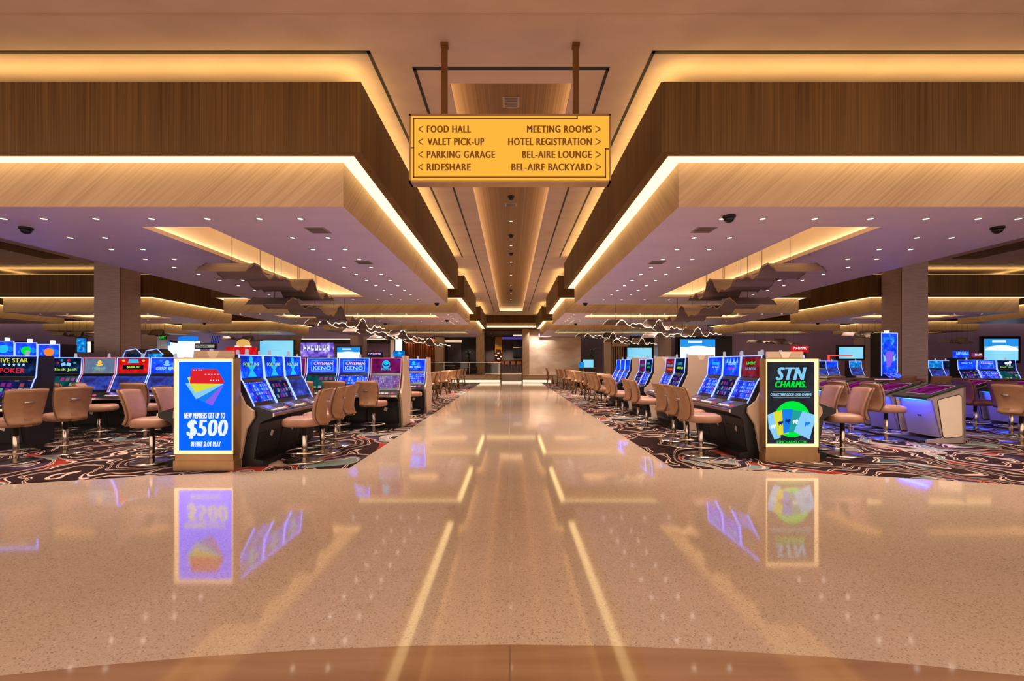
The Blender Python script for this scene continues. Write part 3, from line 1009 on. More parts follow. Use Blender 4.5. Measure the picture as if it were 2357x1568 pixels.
def slot_machine(x, y, rz, label, group, up='blue', low='reels_blue', txt=(), trim=None, W=.66, candle=True, extra=None, cat='slot machine'):
    d = machine_parts(W)
    t = thing('slot_machine', label, cat, (x, y, 0), rz, group)
    part('cabinet', d['cabinet'], t)
    au = math.atan2(.03, .35)
    u = part('upper_screen', d['up'], t, (0, -.3255, 1.398), (-au, 0, 0), mat=SCR[up])
    al = math.atan2(.14, .30)
    part('lower_screen', d['low'], t, (0, -.4405, 1.036), (-al, 0, 0), mat=SCR[low])
    ad = math.atan2(.275, .09)
    k = part('button_deck', d['deck'], t, (0, -.669, .8055), (-ad, 0, 0))
    part('button', d['btn'], k)
    part('spin_button', d['spin'], k, (W / 2 - .12, 0, -.06), (PI / 2, 0, 0))
    part('bill_panel', d['panel'], k, (0, 0, .03))
    part('deck_rim', d['rim'], t)
    part('edge_light', d['trim'], t, mat=trim)
    part('belly_door', d['door'], t, (0, -.5755, .33), (.153, 0, 0))
    part('certificate_label', d['badge'], t, (.06, -.594, .43), (.153, .4, 0))
    if candle:
        part('service_light', d['candle'], t, (.1, -.2, 1.575))
    for body, xx, z, w, cap, ink in txt:
        mb = MB()
        words(mb, body, xx, z, w, cap, 0, .05)
        part('lettering', mb, u, (0, -.002, 0), mat=INK[ink])
    if extra:
        extra(u)
    return t

# screen pictures
def art_fortune(u):
    mb = MB()
    poly(mb, [(-.12, .02), (.12, .02), (.03, -.05), (.12, -.145), (-.12, -.145), (-.03, -.05)], 0)
    disc(mb, 0, .105, .055, .05)
    part('emblem', mb, u, (0, -.0012, 0), mat=INK['cyan'])
def art_cards(u):
    mb = MB()
    for x, a in ((-.05, .3), (.06, -.2)):
        c, s = math.cos(a), math.sin(a)
        poly(mb, [(x + c * p - s * q, .03 + s * p + c * q) for p, q in ((-.045, -.035), (.045, -.035), (.045, .035), (-.045, .035))], 0)
    part('emblem', mb, u, (0, -.0012, 0), mat=INK['sky'])
    mb = MB()
    disc(mb, .055, .115, .03, .026)
    poly(mb, [(-.20, .06), (-.17, .09), (-.14, .06), (-.17, .03)], -.0004)
    part('emblem', mb, u, (0, -.0012, 0), mat=INK['red'])
    mb = MB()
    disc(mb, -.09, .115, .03, .026)
    disc(mb, .19, .06, .03, .026)
    part('emblem', mb, u, (0, -.0012, 0), mat=INK['teal'])
def art_stars(u):
    mb = MB()
    for i in range(5):
        cx_ = -.14 + i * .07
        poly(mb, [(cx_ + (.032 if k % 2 == 0 else .013) * math.sin(PI * k / 5), .03 + (.032 if k % 2 == 0 else .013) * math.cos(PI * k / 5)) for k in range(10)], 0)
    part('emblem', mb, u, (0, -.0014, 0), mat=INK['ice'])
def art_moon(u):
    part('emblem', disc(MB(), 0, .03, .09, .09), u, (0, -.0010, 0), mat=INK['cyan'])
    mb = MB()
    poly(mb, [(.07 * math.cos(a), .05 + .07 * math.sin(a)) for a in [PI + PI * i / 14 for i in range(15)]] + [(.055 * math.cos(a), .06 + .05 * math.sin(a)) for a in [2 * PI - PI * i / 14 for i in range(15)]], 0)
    part('emblem', mb, u, (0, -.0014, 0), mat=INK['navy'])
def art_frame(ink):
    def f(u):
        mb = MB()
        for a, b, c, d in ((-.25, .25, .115, .127), (-.25, .25, -.127, -.115), (-.25, -.238, -.127, .127), (.238, .25, -.127, .127)):
            poly(mb, [(a, c), (b, c), (b, d), (a, d)])
        part('border_print', mb, u, (0, -.001, 0), mat=INK[ink])
    return f
def art_meter(u):
    part('meter', poly(MB(), [(-.22, -.075), (.22, -.075), (.22, .015), (-.22, .015)]), u, (0, -.001, 0), mat=INK['black'])
    mb = MB()
    disc(mb, -.21, .11, .035, .022)
    disc(mb, .21, .11, .035, .022)
    part('emblem', mb, u, (0, -.001, 0), mat=INK['gold'])
    part('emblem', poly(MB(), [(-.09, .135), (.09, .135), (.12, .06), (-.12, .06)]), u, (0, -.001, 0), mat=INK['cyan'])
def art_crest(ink='sky'):
    def f(u):
        mb = MB()
        disc(mb, 0, .07, .045, .05)
        poly(mb, [(-.08, .03), (.08, .03), (.05, .0), (-.05, .0)], -.0003)
        part('emblem', mb, u, (0, -.001, 0), mat=INK[ink])
    return f
def art_horse(u):
    mb = MB()
    disc(mb, .04, .06, .10, .045)
    disc(mb, .15, .09, .05, .05)
    for x in (-.03, .02, .09, .13):
        poly(mb, [(x, .03), (x + .02, .03), (x + .03, -.03), (x + .012, -.03)], -.0003)
    part('emblem', mb, u, (0, -.001, 0), mat=INK['white'])
def art_tower(u):
    mb = MB()
    for x in (-.18, -.06, .07, .19):
        poly(mb, [(x - .035, .06), (x + .035, .06), (x, .15)])
    part('emblem', mb, u, (0, -.001, 0), mat=INK['sky'])

# end panel of a bank: the section of the cabinets on both sides, in tan laminate
EPROF = [(0, 1.625), (.27, 1.625), (.285, 1.21), (.43, .885), (.555, .785), (.56, .70), (.45, .52), (.37, .09), (.37, 0)]
def end_panel_mesh(both=True):
    right = [(u, z) for u, z in EPROF]
    left = [(-u, z) for u, z in EPROF[::-1]] if both else [(0, 0)]
    return MB().prism_y(right + left[:-1] if both else right + left, -.022, .022)
ep_both = end_panel_mesh().mesh('end_panel', M['tan'])
logo_me = MB().prism_y([(-.09, .045), (.09, .045), (.045, -.05), (-.045, -.05)], -.003, .003).mesh('cream_emblem', M['cream'])
def end_panel(x, y, rz, label):
    t = tag(part('end_panel', ep_both, loc=(x, y, 0), rot=(0, 0, rz)), label, 'end panel')
    part('cream_emblem', logo_me, t, (0, -.025, 1.575))
    return t

R90 = PI / 2
CL, CR = -4.12, 4.12
G = {}
# left bank beside the blue kiosk, facing the walkway
FT = [('FORTUNE', 0, .035, .42, .055, 'lime')]
for i, (nm) in enumerate(('nearest', 'middle', 'farthest')):
    slot_machine(CL, 6.99 + .66 * i, R90, '%s of three blue hourglass-screen machines beside the blue kiosk' % nm, 'machines behind the blue kiosk facing the walkway', 'blue', ('reels_blue', 'reels_dim', 'reels_mix')[i], FT, extra=art_fortune)
    slot_machine(CL, 6.99 + .66 * i, -R90, '%s machine on the far side of the bank behind the blue kiosk' % nm, 'machines behind the blue kiosk facing left', 'royal', 'reels_blue')
end_panel(CL, 6.634, 0, 'tan end panel with a cream emblem behind the blue kiosk')
# right bank beside the black kiosk
RS = (('nearest machine behind the black kiosk, maroon screen facing the walkway', 'maroon', 'reels_blue', [('~5', 0, .055, .30, .05, 'green'), ('~6', 0, -.03, .34, .035, 'cyan')], None),
      ('middle machine behind the black kiosk, blue screen with pale spires', 'royal', 'reels_dim', [('~5', 0, .05, .30, .05, 'ice'), ('~4', 0, -.035, .26, .035, 'red')], art_tower),
      ('far machine behind the black kiosk, blue screen with green words', 'royal', 'reels_blue', [('~6', 0, .05, .28, .05, 'green'), ('~4', 0, -.02, .28, .02, 'yellow')], None))
for i, (l, u, lo, tx, ex) in enumerate(RS):
    slot_machine(CR, 7.56 + .66 * i, -R90, l, 'machines behind the black kiosk facing the walkway', u, lo, tx, extra=ex)
    slot_machine(CR, 7.56 + .66 * i, R90, '%s machine on the far side of the bank behind the black kiosk' % ('nearest', 'middle', 'farthest')[i], 'machines behind the black kiosk facing right', 'royal', 'reels_blue')
end_panel(CR, 7.20, 0, 'tan end panel with a cream emblem behind the black kiosk')
# second, third and fourth right banks
for y, l, u, lo, tx in ((10.73, 'near machine of the second right bank, card-game screen', 'dark', 'reels_dim', [('~6', 0, -.05, .4, .05, 'lime'), ('~5', 0, .05, .3, .06, 'cyan')]),
                        (11.4, 'far machine of the second right bank, red striped screen', 'maroon', 'reels_blue', [('~6', 0, .08, .4, .05, 'red'), ('~5', 0, 0, .4, .05, 'cyan'), ('~4', 0, -.09, .4, .04, 'orange')])):
    slot_machine(CR, y, -R90, l, 'second bank of machines on the right of the walkway', u, lo, tx)
end_panel(CR, 10.37, 0, 'tan end panel of the second right bank')
for y, l, u, lo, tx in ((13.15, 'near machine of the third right bank, green figure on screen', 'dark', 'reels_blue', [('~4', 0, -.05, .3, .06, 'green'), ('~3', 0, .05, .3, .06, 'cyan')]),
                        (13.8, 'far machine of the third right bank', 'plum', 'reels_dim', [('~5', 0, .0, .4, .07, 'teal')])):
    slot_machine(CR, y, -R90, l, 'third bank of machines on the right of the walkway', u, lo, tx)
end_panel(CR, 12.79, 0, 'tan end panel of the third right bank')
for i, l in enumerate(('nearest', 'middle', 'farthest')):
    slot_machine(CR, 15.55 + .66 * i, -R90, '%s of three plain blue machines in the fourth right bank' % l, 'fourth bank of machines on the right of the walkway', 'blue', 'reels_blue')
end_panel(CR, 15.19, 0, 'tan end panel of the fourth right bank')
# left bank of four facing the room
WL = .715
LB = (('blackjack machine with neon card suits', 'dark', 'reels_green', [('Black Jack', 0, -.085, .50, .075, 'lime')], art_cards, None),
      ('machine with a grey framed crest screen beside the blackjack machine', 'stone', 'reels_mix', [('~8', 0, -.05, .3, .04, 'cyan')], art_crest('gold'), None),
      ('red-screened machine with a green money meter', 'red', 'reels_mix', [('$688.41', 0, -.03, .26, .055, 'lime')], art_meter, M['trim_blue']),
      ('blue game machine next to the blue kiosk with white lettering', 'royal', 'reels_mix', [('GAME KING', 0, -.06, .46, .07, 'ice')], art_crest('sky'), None))
for i, (l, u, lo, tx, ex, tr) in enumerate(LB):
    slot_machine(-9.86 + .72 * (i + .5), 10.52, 0, l, 'row of machines on the left facing the room', u, lo, tx, extra=ex, W=WL, trim=(M['trim_red'] if i == 1 else None))
slot_machine(-8.13, 8.1, .12, 'poker machine with a row of stars at the far left edge', 'single machines on the left', 'dark', 'reels_dim', [('FIVE STAR', -.02, .10, .44, .07, 'yellow'), ('POKER', -.02, -.065, .36, .08, 'red')], extra=art_stars, W=WL)
slot_machine(-8.95, 8.0, .12, 'machine cut off by the left edge of the photo', 'single machines on the left', 'plum', 'reels_mix', W=WL)
# keno bank
KT = [('CAVEMAN', .02, .05, .42, .07, 'gold'), ('KENO', 0, -.055, .40, .075, 'ice')]
for i, (l, u, lo, tx, ex, tr) in enumerate((('red-edged machine mostly hidden behind the hourglass-screen machines', 'plum', 'reels_pink', (), None, M['trim_red']),
        ('left of the two gold-lettered keno machines', 'royal', 'reels_green', KT, art_frame('sky'), None),
        ('right of the two gold-lettered keno machines', 'royal', 'reels_blue', KT, art_frame('sky'), None),
        ('red-edged machine with a teal moon at the end of the keno row', 'plum', 'reels_pink', [('MOON', 0, -.085, .2, .05, 'cyan')], art_moon, M['trim_red']))):
    slot_machine(-5.03 + .727 * i, 11.22, 0, l, 'keno row on the left facing the room', u, lo, tx, extra=ex, W=WL, trim=tr)
end_panel(-2.47, 11.22, R90, 'tan end panel of the keno row at the walkway')
for i, l in enumerate(('blue machine with white lettering in the row behind the keno row', 'blue machine hidden behind the keno row')):
    slot_machine(-2.85 - .727 * i, 14.3, 0, l, 'row of machines behind the keno row', 'royal', 'reels_blue', [('GAME KING', 0, -.06, .44, .06, 'ice')], extra=art_crest('cyan'), W=WL)
end_panel(-2.47, 14.3, R90, 'tan end panel of the row behind the keno row')
# right rear row facing the room
for i, (l, u, tx, ex) in enumerate((('left machine of the right rear row, dark blue screen', 'blue', [('~7', 0, .06, .4, .06, 'sky')], None),
        ('middle machine of the right rear row with a framed blue screen', 'royal', [('CAVEMAN', 0, .05, .42, .06, 'gold')], art_frame('sky')),
        ('right machine of the right rear row with a white horse', 'dark', [('Black Jack', 0, -.09, .46, .06, 'lime')], art_horse))):
    slot_machine(16.72 + .72 * i, 17.85, .0, l, 'rear row of machines on the right', u, ('reels_dim', 'reels_blue', 'reels_green')[i], tx, extra=ex, W=WL)
# ------------------------------------------------------------------ swivel chairs
def superell(a, b, z, n=28, p=3.2, y0=0.):
    r = []
    for i in range(n):
        t = 2 * PI * i / n
        c, s = math.cos(t), math.sin(t)
        r.append((a * math.copysign(abs(c) ** (2 / p), c), y0 + b * math.copysign(abs(s) ** (2 / p), s), z))
    return r
def back_rows(off, inset, front):
    """curved backrest sheet; off = distance behind the front face, inset = margin"""
    rows = []
    for i in range(13):
        v = i / 12
        z = .565 + inset + (.51 - 2 * inset) * v
        w = (.185 + .055 * v ** 1.3 + .02 * math.sin(PI * v)) - inset
        y = -.235 - .16 * max(0, v - .25) ** 1.7 - .05 * (1 - min(1, v / .25)) ** 2 - off
        row = []
        for k in range(13):
            q = -1 + 2 * k / 12
            x = q * w
            row.append((x, y + .075 * q * q, z - .012 * q ** 4 * v))
        rows.append(row)
    return rows
def slab(mb, f, b):
    """closed cushion between a front and a back sheet"""
    mb.grid(f)
    mb.grid([r[::-1] for r in b])
    m, n = len(f), len(f[0])
    for e0, e1 in ((f[0], b[0]), (b[-1], f[-1])):
        mb.grid([e0, e1])
    for k in (0, n - 1):
        mb.grid([[r[k] for r in f], [r[k] for r in b]])
    return mb
CH = {}
mb = MB()
mb.grid([superell(a, b, z, y0=.02) for a, b, z in ((.20, .21, .525), (.238, .248, .535), (.250, .260, .565), (.250, .260, .605), (.240, .250, .635), (.20, .21, .652), (.10, .11, .658))], closed=True)
mb.add([p for p in superell(.10, .11, .658, y0=.02)], [tuple(range(28))])
mb.add([p for p in superell(.20, .21, .525, y0=.02)], [tuple(range(28))[::-1]])
CH['seat'] = mb.mesh('seat', M['leather'])
CH['cushion'] = slab(MB(), back_rows(0, .012, 1), back_rows(.045, .006, 0)).mesh('backrest_cushion', M['leather'])
CH['shell'] = slab(MB(), back_rows(.046, 0, 1), back_rows(.078, .008, 0)).mesh('backrest_shell', M['leather2'])
CH['piping'] = MB().tube([p for p in [r[0] for r in back_rows(.046, -.002, 1)]] + back_rows(.046, -.002, 1)[-1] + [r[-1] for r in back_rows(.046, -.002, 1)][::-1], .006, 5).mesh('piping', M['piping'])
CH['bracket'] = MB().box(-.04, .04, -.33, -.10, .535, .56).box(-.04, .04, -.335, -.305, .54, .66).mesh('back_bracket', M['leather2'])
mb = MB()
mb.tube([(-.05, -.345, .885), (-.05, -.375, .885), (.05, -.375, .885), (.05, -.345, .885)], .009, 6)
mb.box(-.055, .055, -.352, -.343, .872, .90)
CH['handle'] = mb.mesh('pull_handle', M['chrome'])
CH['sleeve'] = MB().lathe([(.031, .38), (.031, .535), (.06, .54)], 16).mesh('gas_sleeve', M['blackm'])
CH['post'] = MB().lathe([(.037, .03), (.037, .385), (.031, .39)], 18).mesh('post', M['steel'])
mb = MB().tube([(.245 * math.cos(2 * PI * i / 36), .245 * math.sin(2 * PI * i / 36), .155) for i in range(36)], .011, 7, True)
for k in range(3):
    a = 2 * PI * k / 3 + .5
    mb.tube([(.036 * math.cos(a), .036 * math.sin(a), .135), (.243 * math.cos(a), .243 * math.sin(a), .155)], .008, 6)
CH['ring'] = mb.mesh('foot_ring', M['steel'])
CH['base'] = MB().lathe([(.29, .008), (.288, .018), (.24, .032), (.12, .044), (.05, .055), (.037, .06)], 32).mesh('base_disc', M['steel'])
plum_leather = surf('plum_leather', (.20, .06, .10), (.24, .075, .12), .45, scale=(9, 9, 9))
def chair(x, y, rz, label, group, plum=False):
    t = thing('swivel_chair', label, 'chair', (x, y, .008), rz, group)
    a = plum_leather if plum else None
    part('seat', CH['seat'], t, mat=a)
    part('backrest_cushion', CH['cushion'], t, mat=a)
    sh = part('backrest_shell', CH['shell'], t, mat=a)
    part('piping', CH['piping'], sh)
    part('pull_handle', CH['handle'], sh)
    part('back_bracket', CH['bracket'], t, mat=a)
    part('gas_sleeve', CH['sleeve'], t)
    part('post', CH['post'], t)
    part('foot_ring', CH['ring'], t)
    part('base_disc', CH['base'], t)
    return t
# rz: 0 faces away from the camera, +90 faces left
O = ('nearest', 'second', 'third')
for i, (x, y, a) in enumerate(((-3.04, 7.03, 97), (-3.05, 7.72, 93), (-3.08, 8.38, 88))):
    chair(x, y, math.radians(a), '%s tan chair at the hourglass-screen machines right of the blue kiosk' % O[i], 'chairs at the hourglass-screen machines')
for i, (x, y, a) in enumerate(((-5.22, 6.95, -78), (-5.24, 7.62, -84), (-5.24, 8.28, -90))):
    chair(x, y, math.radians(a), '%s tan chair just left of the blue kiosk, facing right' % O[i], 'chairs left of the blue kiosk')
for i, (x, y, a) in enumerate(((-7.2, 6.95, 68), (-7.14, 7.66, 62))):
    chair(x, y, math.radians(a), ('tan chair at the far left edge, seat cut near the photo edge', 'tan chair second from the left edge, its back turned to the camera')[i], 'chairs near the star-row poker machine')
for i, (x, y, a, l) in enumerate(((-9.45, 9.3, 5, 'tan chair in front of the blackjack machine'), (-8.7, 9.3, -5, 'tan chair in front of the grey crest-screen machine'),
                                  (-7.92, 9.2, -62, 'tan chair turned right, before the red-screened machine'), (-7.12, 9.3, 0, 'tan chair before the blue machine next to the kiosk'))):
    chair(x, y, math.radians(a), l, 'chairs at the left row facing the room')
for i, (x, y, a, l) in enumerate(((-5.0, 10.15, 0, 'tan chair at the red-edged machine behind the hourglass-screen machines'), (-4.35, 10.15, 4, 'tan chair at the left gold-lettered keno machine'),
                                  (-3.65, 10.15, 0, 'tan chair at the right gold-lettered keno machine'), (-2.92, 10.15, -12, 'tan chair at the moon machine, handle on its back showing'))):
    chair(x, y, math.radians(a), l, 'chairs at the keno row')
chair(-2.78, 13.3, math.radians(-60), 'tan chair behind the keno row end panel, turned to the walkway', 'chairs behind the keno row')
chair(-3.55, 13.3, 0, 'tan chair hidden behind the keno row', 'chairs behind the keno row')
for i, (x, y, a) in enumerate(((2.98, 7.5, -95), (3.04, 8.25, -92), (3.05, 8.95, -86))):
    chair(x, y, math.radians(a), '%s tan chair at the machines left of the black kiosk' % O[i], 'chairs at the machines behind the black kiosk')
for i, (x, y, a) in enumerate(((5.2, 7.5, 82), (5.22, 8.2, 86), (5.22, 8.86, 90))):
    chair(x, y, math.radians(a), '%s tan chair just right of the black kiosk, facing left' % O[i], 'chairs right of the black kiosk')
for y0, ys, nm in ((0, (10.8, 11.5), 'second'), (0, (13.1, 13.85), 'third'), (0, (15.5, 16.25, 16.95), 'fourth')):
    for i, y in enumerate(ys):
        chair(3.06, y, math.radians(-90 + 6 * (i - 1)), '%s tan chair at the %s right bank of machines' % ((('nearer', 'farther') if len(ys) == 2 else O)[i], nm), 'chairs at the %s right bank' % nm)
chair(7.06, 9.0, math.radians(-90), 'tan chair at the nearest white table pod with the blue glow', 'chairs at the table pods')
chair(7.06, 9.95, math.radians(-84), 'tan chair at the second white table pod, behind the nearest one', 'chairs at the table pods')
chair(7.06, 10.9, math.radians(-90), 'tan chair at the third white table pod', 'chairs at the table pods')
chair(10.15, 10.45, math.radians(-90), 'plum chair facing the right pod row, left one', 'plum chairs at the right pods', True)
chair(10.2, 9.75, math.radians(-70), 'plum chair by the right photo edge', 'plum chairs at the right pods', True)
chair(9.02, 8.45, math.radians(-80), 'tan chair cut off by the right photo edge', 'chairs at the table pods')

# ------------------------------------------------------------------ electronic table pods
pod_side = MB().prism_y([(.0, .81), (.70, 1.03), (.70, 0), (.0, 0), (.0, .055), (.27, .09), (.10, .775), (.0, .775)], 0, .03).mesh('end_panel', M['grey'])
def inset_mesh(g, y0, y1):
    pts = []
    for (cx_, cz_, a0) in ((.62 - .05, .87 - .05, 0), (.20 + .05, .80 - .06, 90), (.31 + .03, .12 + .03, 180), (.635 - .05, .12 + .05, 270)):
        for k in range(5):
            a = math.radians(a0 + 22.5 * k)
            pts.append((cx_ + (.05 + g) * math.cos(a), cz_ + (.05 + g) * math.sin(a)))
    return MB().prism_y(pts, y0, y1)
inset_d = inset_mesh(.012, -.004, .002).mesh('panel_seam', M['black'])
inset_l = inset_mesh(0, -.009, .0).mesh('inset_panel', M['cream'])
L_ = .75
pod_front = MB().add([(.265, .03, .10), (.265, L_ - .03, .10), (.115, L_ - .03, .765), (.115, .03, .765)], [(0, 1, 2, 3)]).add([(.275, .03, .10), (.275, L_ - .03, .10), (.125, L_ - .03, .765), (.125, .03, .765)], [(0, 1, 2, 3)]).mesh('front_panel', M['white'])
pod_top = MB().prism_y([(-.02, .79), (-.02, .825), (.71, 1.055), (.71, 1.03), (0, .80)], -.01, L_ + .01).mesh('table_top', M['blackm'])
pod_step = MB().box(-.12, .27, .03, L_ - .03, 0, .045).mesh('foot_step', M['blackm'])
pod_led = MB().quad((.02, .06, .772), (.09, .06, .772), (.09, L_ - .06, .772), (.02, L_ - .06, .772)).mesh('underglow_strip', M['pod_blue'])
pod_scr = MB().prism_y([(.16, .886), (.16, .888), (.60, 1.026), (.60, 1.022)], .12, L_ - .12).mesh('table_screen', SCR['plum'])
mb = MB()
for y0, y1, u0, u1 in ((.10, .115, .14, .62), (L_ - .115, L_ - .10, .14, .62), (.10, L_ - .1, .14, .155), (.10, L_ - .1, .605, .62)):
    f_ = lambda u: .83 + u * .315
    mb.add([(u0, y0, f_(u0) + .004), (u1, y0, f_(u1) + .004), (u1, y1, f_(u1) + .004), (u0, y1, f_(u0) + .004)], [(0, 1, 2, 3)])
pod_line = mb.mesh('screen_border', emit('pod_line_glow', (.75, .45, .65), .7))
pod_door = MB().box(-.004, .004, -.04, .04, -.012, .012).mesh('key_plate', M['darkfab'])
pod_back = MB().box(.66, .70, 0, L_, 0, 1.03).mesh('back_panel', M['grey'])
def pod(x, y, rz, label, group):
    t = thing('table_pod', label, 'electronic gaming table', (x, y, .008), rz, group)
    e = part('end_panel', pod_side, t)
    part('panel_seam', inset_d, e)
    part('inset_panel', inset_l, e)
    part('end_panel', pod_side, t, (0, L_ - .03, 0))
    fp = part('front_panel', pod_front, t)
    part('key_plate', pod_door, fp, (.185, .25, .55), (0, -.22, 0))
    part('key_plate', pod_door, fp, (.165, .35, .47), (0, -.22, 0))
    part('back_panel', pod_back, t)
    tp = part('table_top', pod_top, t)
    part('table_screen', pod_scr, tp)
    part('screen_border', pod_line, tp)
    part('foot_step', pod_step, t)
    part('underglow_strip', pod_led, t)
    return t
for i, y in enumerate((8.62, 9.57, 10.52, 11.47)):
    pod(7.5, y, 0, '%s white table pod with blue light under it, right of the black kiosk' % ('nearest', 'second', 'third', 'fourth')[i], 'left row of table pods')
for i, y in enumerate((10.6, 11.55)):
    pod(11.1, y, 0, '%s white table pod of the right row by the photo edge' % ('near', 'far')[i], 'right row of table pods')
for i, y in enumerate((10.35, 11.3, 12.25)):
    pod(8.95, y + L_ - .0, PI, '%s pod facing right behind the left pod row' % ('near', 'middle', 'far')[i], 'pods facing right')

# ------------------------------------------------------------------ gaming tables with felt tops
def game_table(x, y, rz, label, group, felt='felt', R=1.05):
    t = thing('gaming_table', label, 'table', (x, y, .008), rz, group)
    half = [(R * math.cos(a), R * .82 * math.sin(a)) for a in [PI * i / 20 for i in range(21)]]
    part('table_top', MB().prism_z([(p[0] * .93, p[1] * .93 + .02) for p in half], .88, .925), t, mat=M[felt])
    part('arm_rail', MB().tube([(p[0], p[1], .90) for p in half], .065, 8), t, mat=M['leather2'])
    part('apron', MB().prism_z([(p[0] * .9, p[1] * .9) for p in half], .70, .88), t, mat=M['woodrim'])
    part('chip_tray', MB().box(-.32, .32, .03, .2, .925, .95), t, mat=M['steel'])
    part('pedestal', MB().lathe([(.30, 0), (.28, .06), (.17, .1), (.15, .6), (.28, .70)], 14, (0, .34)), t, mat=M['blackm'])
    return t
def leg_chair_parts():
    d = {}
    d['seat'] = MB().grid([superell(a, .9 * a, z, 20, 3) for a, z in ((.18, .56), (.225, .57), (.235, .60), (.22, .63), (.12, .645))], closed=True).add(superell(.12, .108, .645, 20, 3), [tuple(range(20))]).mesh('seat', M['leather'])
    d['back'] = slab(MB(), [[(p[0], p[1] + .03, p[2] + .02) for p in r] for r in back_rows(0, 0, 1)], [[(p[0], p[1] + .03, p[2] + .02) for p in r] for r in back_rows(.05, .008, 0)]).mesh('backrest', M['leather2'])
    for i, (sx_, sy_) in enumerate(((-1, -1), (1, -1), (-1, 1), (1, 1))):
        d['leg%d' % i] = MB().tube([(sx_ * .16, sy_ * .15, .57), (sx_ * .23, sy_ * .22, 0)], .018, 6).mesh('leg', M['brown'])
    d['rail'] = MB().tube([(-.205, -.195, .22), (.205, -.195, .22), (.205, .195, .22), (-.205, .195, .22)], .011, 5, True).mesh('foot_rail', M['steel'])
    d['brace'] = MB().box(-.15, -.11, -.25, -.17, .56, .62).box(.11, .15, -.25, -.17, .56, .62).mesh('back_brace', M['brown'])
    return d
LCP = leg_chair_parts()
def leg_chair(x, y, rz, label, group):
    t = thing('table_chair', label, 'chair', (x, y, .008), rz, group)
    part('seat', LCP['seat'], t)
    part('backrest', LCP['back'], t)
    for i in range(4):
        part('leg', LCP['leg%d' % i], t)
    part('foot_rail', LCP['rail'], t)
    part('back_brace', LCP['brace'], t)
ORD = ('nearest', 'second nearest', 'third nearest', 'fourth nearest', 'fifth nearest', 'sixth nearest', 'seventh nearest', 'eighth nearest', 'ninth nearest', 'tenth nearest', 'eleventh nearest')
for s, side in ((-1, 'left'), (1, 'right')):
    n = 0
    for j, y in enumerate((18.8, 22.6, 26.4, 30.2)):
        game_table(s * 4.5, y, (R90 if s > 0 else -R90), '%s felt gaming table on the %s of the walkway' % (ORD[j], side), 'felt tables on the %s' % side, ('felt', 'feltp')[(j + (s > 0)) % 2])
        for dx, dy, a in ((-1.25, -.78, -62), (-1.38, 0, -90), (-1.2, .8, -118)):
            if j == 3 and dy > .5:
                continue
            leg_chair(s * (4.5 + dx), y + dy, math.radians(s * a), '%s four-legged chair at the felt tables on the %s' % (ORD[n], side), 'four-legged chairs on the %s' % side)
            n += 1
chair_l = leg_chair(2.75, 33.4, math.radians(-100), 'lone four-legged chair standing before the pale stone wall', 'four-legged chairs on the right')
game_table(11.6, 14.8, 0, 'brown railed gaming table left of the tall portrait screen', 'tables on the far right', 'feltp', 1.2)
game_table(14.6, 14.6, 0, 'brown railed gaming table in front of the big right column', 'tables on the far right', 'feltp', 1.3)
game_table(8.7, 14.6, 0, 'brown railed gaming table behind the white pods', 'tables on the far right', 'feltp', 1.2)
game_table(8.3, 17.5, 0, 'distant gaming table to the right of the black kiosk', 'tables on the far right', 'felt', 1.2)
for i, (x, y, a) in enumerate(((11.0, 13.5, 10), (12.0, 13.5, -12), (14.1, 13.2, 8), (15.2, 13.2, -8), (8.2, 13.6, 0), (9.1, 13.6, 0), (8.0, 16.4, 0), (8.9, 16.4, 0))):
    leg_chair(x, y, math.radians(a), '%s chair at the %s' % (('left', 'right')[i % 2], ('railed table left of the portrait screen', 'railed table before the big right column', 'railed table behind the white pods', 'distant table right of the black kiosk')[i // 2]), 'chairs at the far right tables')

